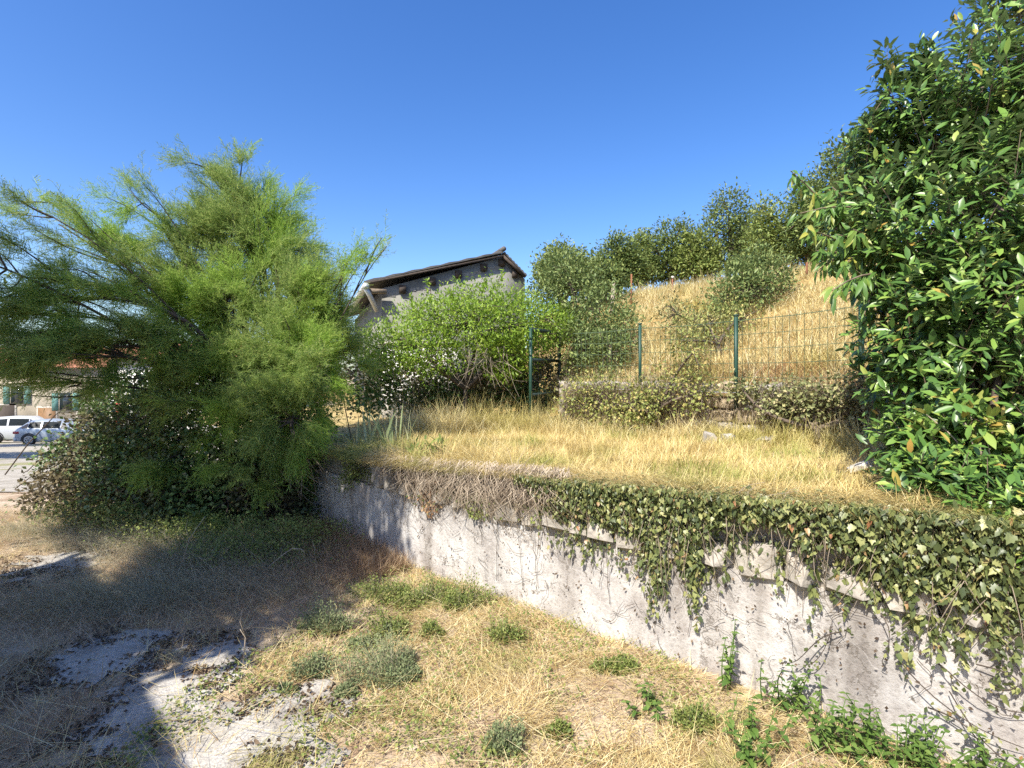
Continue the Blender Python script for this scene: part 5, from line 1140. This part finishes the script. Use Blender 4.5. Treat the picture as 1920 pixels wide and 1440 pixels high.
# single dry stalks
r = rs(70)
for pts, lab in (([(335, 1045, 4.35), (355, 1010, 4.4), (385, 968, 4.45)], 'pale forked dry stalk leaning before the bramble mound'), ([(480, 1080, 4.3), (545, 1028, 4.35), (568, 1030, 4.3), (572, 1042, 4.3)], 'arched dry stalk bending towards the shaded wall'), ([(270, 1440, 2.3), (245, 1375, 2.35), (215, 1362, 2.4)], 'bent pale straw standing in the shaded lower left corner'), ([(455, 1230, 2.95), (460, 1195, 3.0), (450, 1180, 3.0)], 'small forked dry stem at the edge of the shade')):
    Q = np.array([at(*p) for p in pts]); Q[0, 2] = low_z(Q[0, 0], Q[0, 1]) - .01; tt = np.linspace(0, len(Q) - 1, 9); QQ = np.stack([np.interp(tt, np.arange(len(Q)), Q[:, k]) for k in range(3)], -1)
    t = thing('dry_stalk', Q[0], lab, 'stalk', 'single dry stalks'); b = Buf(); b.tube(QQ, np.linspace(.004, .002, 9), 5); b.build('stem', M['pale_twig'], t)
    if 'fork' in lab: b = Buf(); b.tube([QQ[4], QQ[4] + A(-.03, 0, .09), QQ[4] + A(-.02, .01, .16)], [.003, .002, .001], 4); b.build('side_stem', M['pale_twig'], t)

# weed cushions in the straw
WD = [(735, 1235, 82, 42, 'weed', 'largest grey green weed cushion in the middle of the straw'), (612, 1160, 46, 28, 'weed', 'feathery grey weed cushion at the edge of the shade'), (586, 1245, 34, 24, 'weed', 'small grey weed cushion left of the largest one'), (736, 1165, 40, 28, 'weed_green', 'green weed cushion just behind the largest one'), (950, 1188, 30, 20, 'weed_green', 'small dark weed tuft near the wall foot'),
      (940, 1375, 40, 34, 'weed', 'grey weed tuft in the straw at the bottom edge'), (860, 1115, 50, 30, 'weed_green', 'leafy weed cushion against the foot of the wall'), (790, 1110, 60, 26, 'weed_green', 'low yellow green weed spread at the wall corner'), (720, 1105, 46, 20, 'weed_green', 'low weed patch at the corner of sun and shade'), (540, 1290, 18, 12, 'weed', 'tiny grey weed left of the straw'), (1045, 1360, 26, 14, 'weed_green', 'flat weed in the straw by the tall nettles'), (1150, 1245, 36, 16, 'weed_green', 'flat yellow green weed halfway along the wall foot'), (650, 1290, 24, 12, 'weed', 'thin flat weed below the largest cushion'), (1300, 1345, 30, 20, 'weed_green', 'ragged weed between the straw and the nettles'), (810, 1180, 26, 14, 'weed_green', 'thin green weed between cushion and wall'), (680, 1200, 26, 14, 'weed', 'loose grey weed tuft between two cushions')]
for k, (px, py, rx, ry, mat, lab) in enumerate(WD):
    r = rs(600 + k); Yv = EYE / ((py + ry * .8 - HORIZON) / FPX); c = at(px, py, Yv); base = A(c[0], Yv, float(low_z(c[0], Yv))); R0 = rx * Yv / FPX; H0 = 2.3 * ry * Yv / FPX; R0 *= 1.15
    t = thing('weed_cushion', base, lab, 'weed', 'weed cushions in the straw'); lobes = r.uniform(.35, 1.35, 9); n = int(80 + R0 * 1500); b = Buf(); bs = Buf(); ang = r.uniform(0, 6.28, n); rr = np.sqrt(r.random(n))
    root = base + np.stack([np.cos(ang) * rr * R0 * .55, np.sin(ang) * rr * R0 * .4, 0 * rr], -1); lob = np.interp(ang, np.linspace(0, 6.29, 10), np.append(lobes, lobes[0])); tip = base + np.stack([np.cos(ang) * rr * R0 * lob * 1.15, np.sin(ang) * rr * R0 * .8 * lob, H0 * (1.0 - .65 * rr) * lob * r.uniform(.25, 1.15, n)], -1)
    d = nrm(tip - root); m = 11
    for j in range(m):
        f = .25 + .8 * j / m; P = root + (tip - root) * f + r.normal(size=(n, 3)) * .006; b.inst(quad_tpl(.2 if mat == 'weed' else .28), P, frames(d * .8 + rdir(r, n) * .8, A(0, 0, 1) + rdir(r, n) * .6), r.uniform(.010, .022, n))
    w = A(.0016, 0, 0); V = np.stack([root - w, root + w, tip], 1); bs.add(V.reshape(-1, 3), [np.arange(n * 3).reshape(-1, 3)])
    b.build('foliage', M[mat], t)['kind'] = 'stuff'; bs.build('stems', M['grey_grass'], t)
# loose low greenery between the straws
x, y, r = fg(30000, 72, (-1.7, 2.3), (1.75, 5.2)); g_ = fbm(x * 2.4, y * 2.4, 73, 4); keep = (x - .4 * (y - 2.58) > -1.75) & (r.random(len(x)) < np.maximum(sst(.46, .62, g_) * .8, .7 * np.exp(-((sd(x, y)[1] + .45) / .38) ** 2 - ((sd(x, y)[0] - .25) / .55) ** 2))); x, y = x[keep], y[keep]; n = len(x)
b = Buf(); b.inst(diamond_tpl(.3), np.stack([x, y, low_z(x, y) + .01 + r.random(n) * .05], -1), frames(rdir(r, n) * A(1, 1, .5) + A(0, 0, .25), A(0, 0, 1) + rdir(r, n) * .6), r.uniform(.010, .026, n)); stuff(b, 'low_greenery', M['weed_green'], 'small loose green weeds growing through the straw', 'weeds')
# nettles at the foot of the wall
ND = [(1368, 1262, 5, .34, 'tall nettle standing against the bare wall, first from the left'), (1470, 1300, 6, .24, 'nettle pair against the wall right of the tall nettle'), (1498, 1318, 6, .22, 'bushy nettle crowded beside the nettle pair'), (1400, 1370, 6, .20, 'nettle in the straw below the tall one'), (1215, 1305, 5, .13, 'short nettle alone in the straw near the wall'), (1560, 1375, 12, .22, 'left end of the dense nettle bank at the bottom edge'), (1615, 1395, 14, .24, 'dense nettle bank below the scarred wall'), (1680, 1405, 14, .22, 'right end of the dense nettle bank'), (1420, 1415, 7, .2, 'nettle at the very bottom edge of the straw'), (1830, 1440, 8, .2, 'last nettle in the lower right corner'), (1740, 1425, 8, .18, 'low nettles between the bank and the corner')]
NT = serrate_tpl(); NM = Buf().inst(NT, np.zeros((1, 3)), np.eye(3)[None], A(1.0)).mesh('leaf', M['nettle'])
for k, (px, py, ns, hh, lab) in enumerate(ND):
    r = rs(700 + k); s0 = wall_s(px); Yw = CORN[1] + WU[1] * s0; Yv = min(EYE / ((py + 30 - HORIZON) / FPX), Yw - .08); c = at(px, py, Yv); base = A(c[0], Yv, float(low_z(c[0], Yv)))
    t = thing('nettle', base, lab, 'nettle', 'nettles at the foot of the wall'); bs = Buf()
    for j in range(ns):
        p0 = base + A(r.normal() * .05, r.normal() * .03, 0); p1 = p0 + A(r.normal() * .06, r.normal() * .04 - .02, hh * r.uniform(.65, 1.1)); path = branch(p0, p1, r, 0, .05, 6); bs.tube(path, np.linspace(.004, .002, 6), 4)
        for q in range(5):
            f = .25 + .75 * q / 4; c_ = p0 + (p1 - p0) * f; a0 = q * 1.57 + r.normal() * .3
            for sgn in (0, math.pi):
                d = A(math.cos(a0 + sgn), math.sin(a0 + sgn), -.15 + .25 * q / 4); child('leaf', NM, t, c_, frames(d[None], (A(0, 0, 1) + rdir(r, 1)[0] * .3)[None])[0], r.uniform(.028, .055) * (1.1 - .12 * q))
    bs.build('stems', M['nettle'], t)

# ------------------------------------------------------------------ what stands to the left behind the camera and throws the shade
e0, ed = A(-3.29, -.49), A(-.69, .724); en = A(-.724, -.69)
nh = thing('roadside_house', (*(e0 + ed * 4 + en * 3), 0), 'plastered house left of the viewer whose eave shades the lane', 'house')
c = e0 + ed * .2 + en * 3.3; ax = [[*ed, 0], [*en, 0], [0, 0, 1]]
b = Buf(); b.box((*c, 1.9), (5.8, 6, 3.9), ax); b.build('wall', M['plaster'], nh)
c2 = e0 + ed * .2 + en * 3.25; b = Buf(); b.box((*c2, 3.93), (6.4, 6.5, .14), ax); b.build('roof', M['tile'], nh)
tree('lane_tree', (-4.7, 1.6, 0), [((-3.75, 1.22, 3.8), A(.75, .75, .7), 1), ((-3.73, 1.87, 4.8), A(.8, .75, .8), 1), ((-4.6, 1.7, 5.0), A(.9, .9, .8), 1), ((-5.36, 3.1, 5.0), A(.9, .9, .8), 1), ((-5.65, 3.4, 3.8), A(.8, .8, .7), 1), ((-4.4, .88, 4.2), A(.75, .7, .6), 1), ((-4.25, 1.78, 4.2), A(.7, .6, .6), .8)], 'leafy tree left of the viewer casting the dappled shade', 'tree', 'oak', 1050, 14, .12, .13, 801, tpl=quad_tpl(.28), trunk_r=.12, nbr=60)
tree('yard_tree', (-20, 15.5, -.95), [((-20, 15.5, 5.0), A(2.6, 2.6, 1.8), 1), ((-18.2, 16.2, 4.4), A(1.8, 1.8, 1.3), 1), ((-22, 16, 4.6), A(2, 2, 1.5), 1)], 'broad tree beside the yard shading the gravel', 'tree', 'oak', 500, 12, .3, .3, 802, tpl=quad_tpl(.3), trunk_r=.2, nbr=40)
tree('yard_tree', (-32, 24, -1.8), [((-32, 24, 4.8), A(3, 3, 2), 1), ((-30, 25, 4.2), A(2, 2, 1.6), 1)], 'broad tree farther down the yard shading the gravel by the cars', 'tree', 'oak', 420, 12, .3, .3, 803, tpl=quad_tpl(.3), trunk_r=.2, nbr=40)
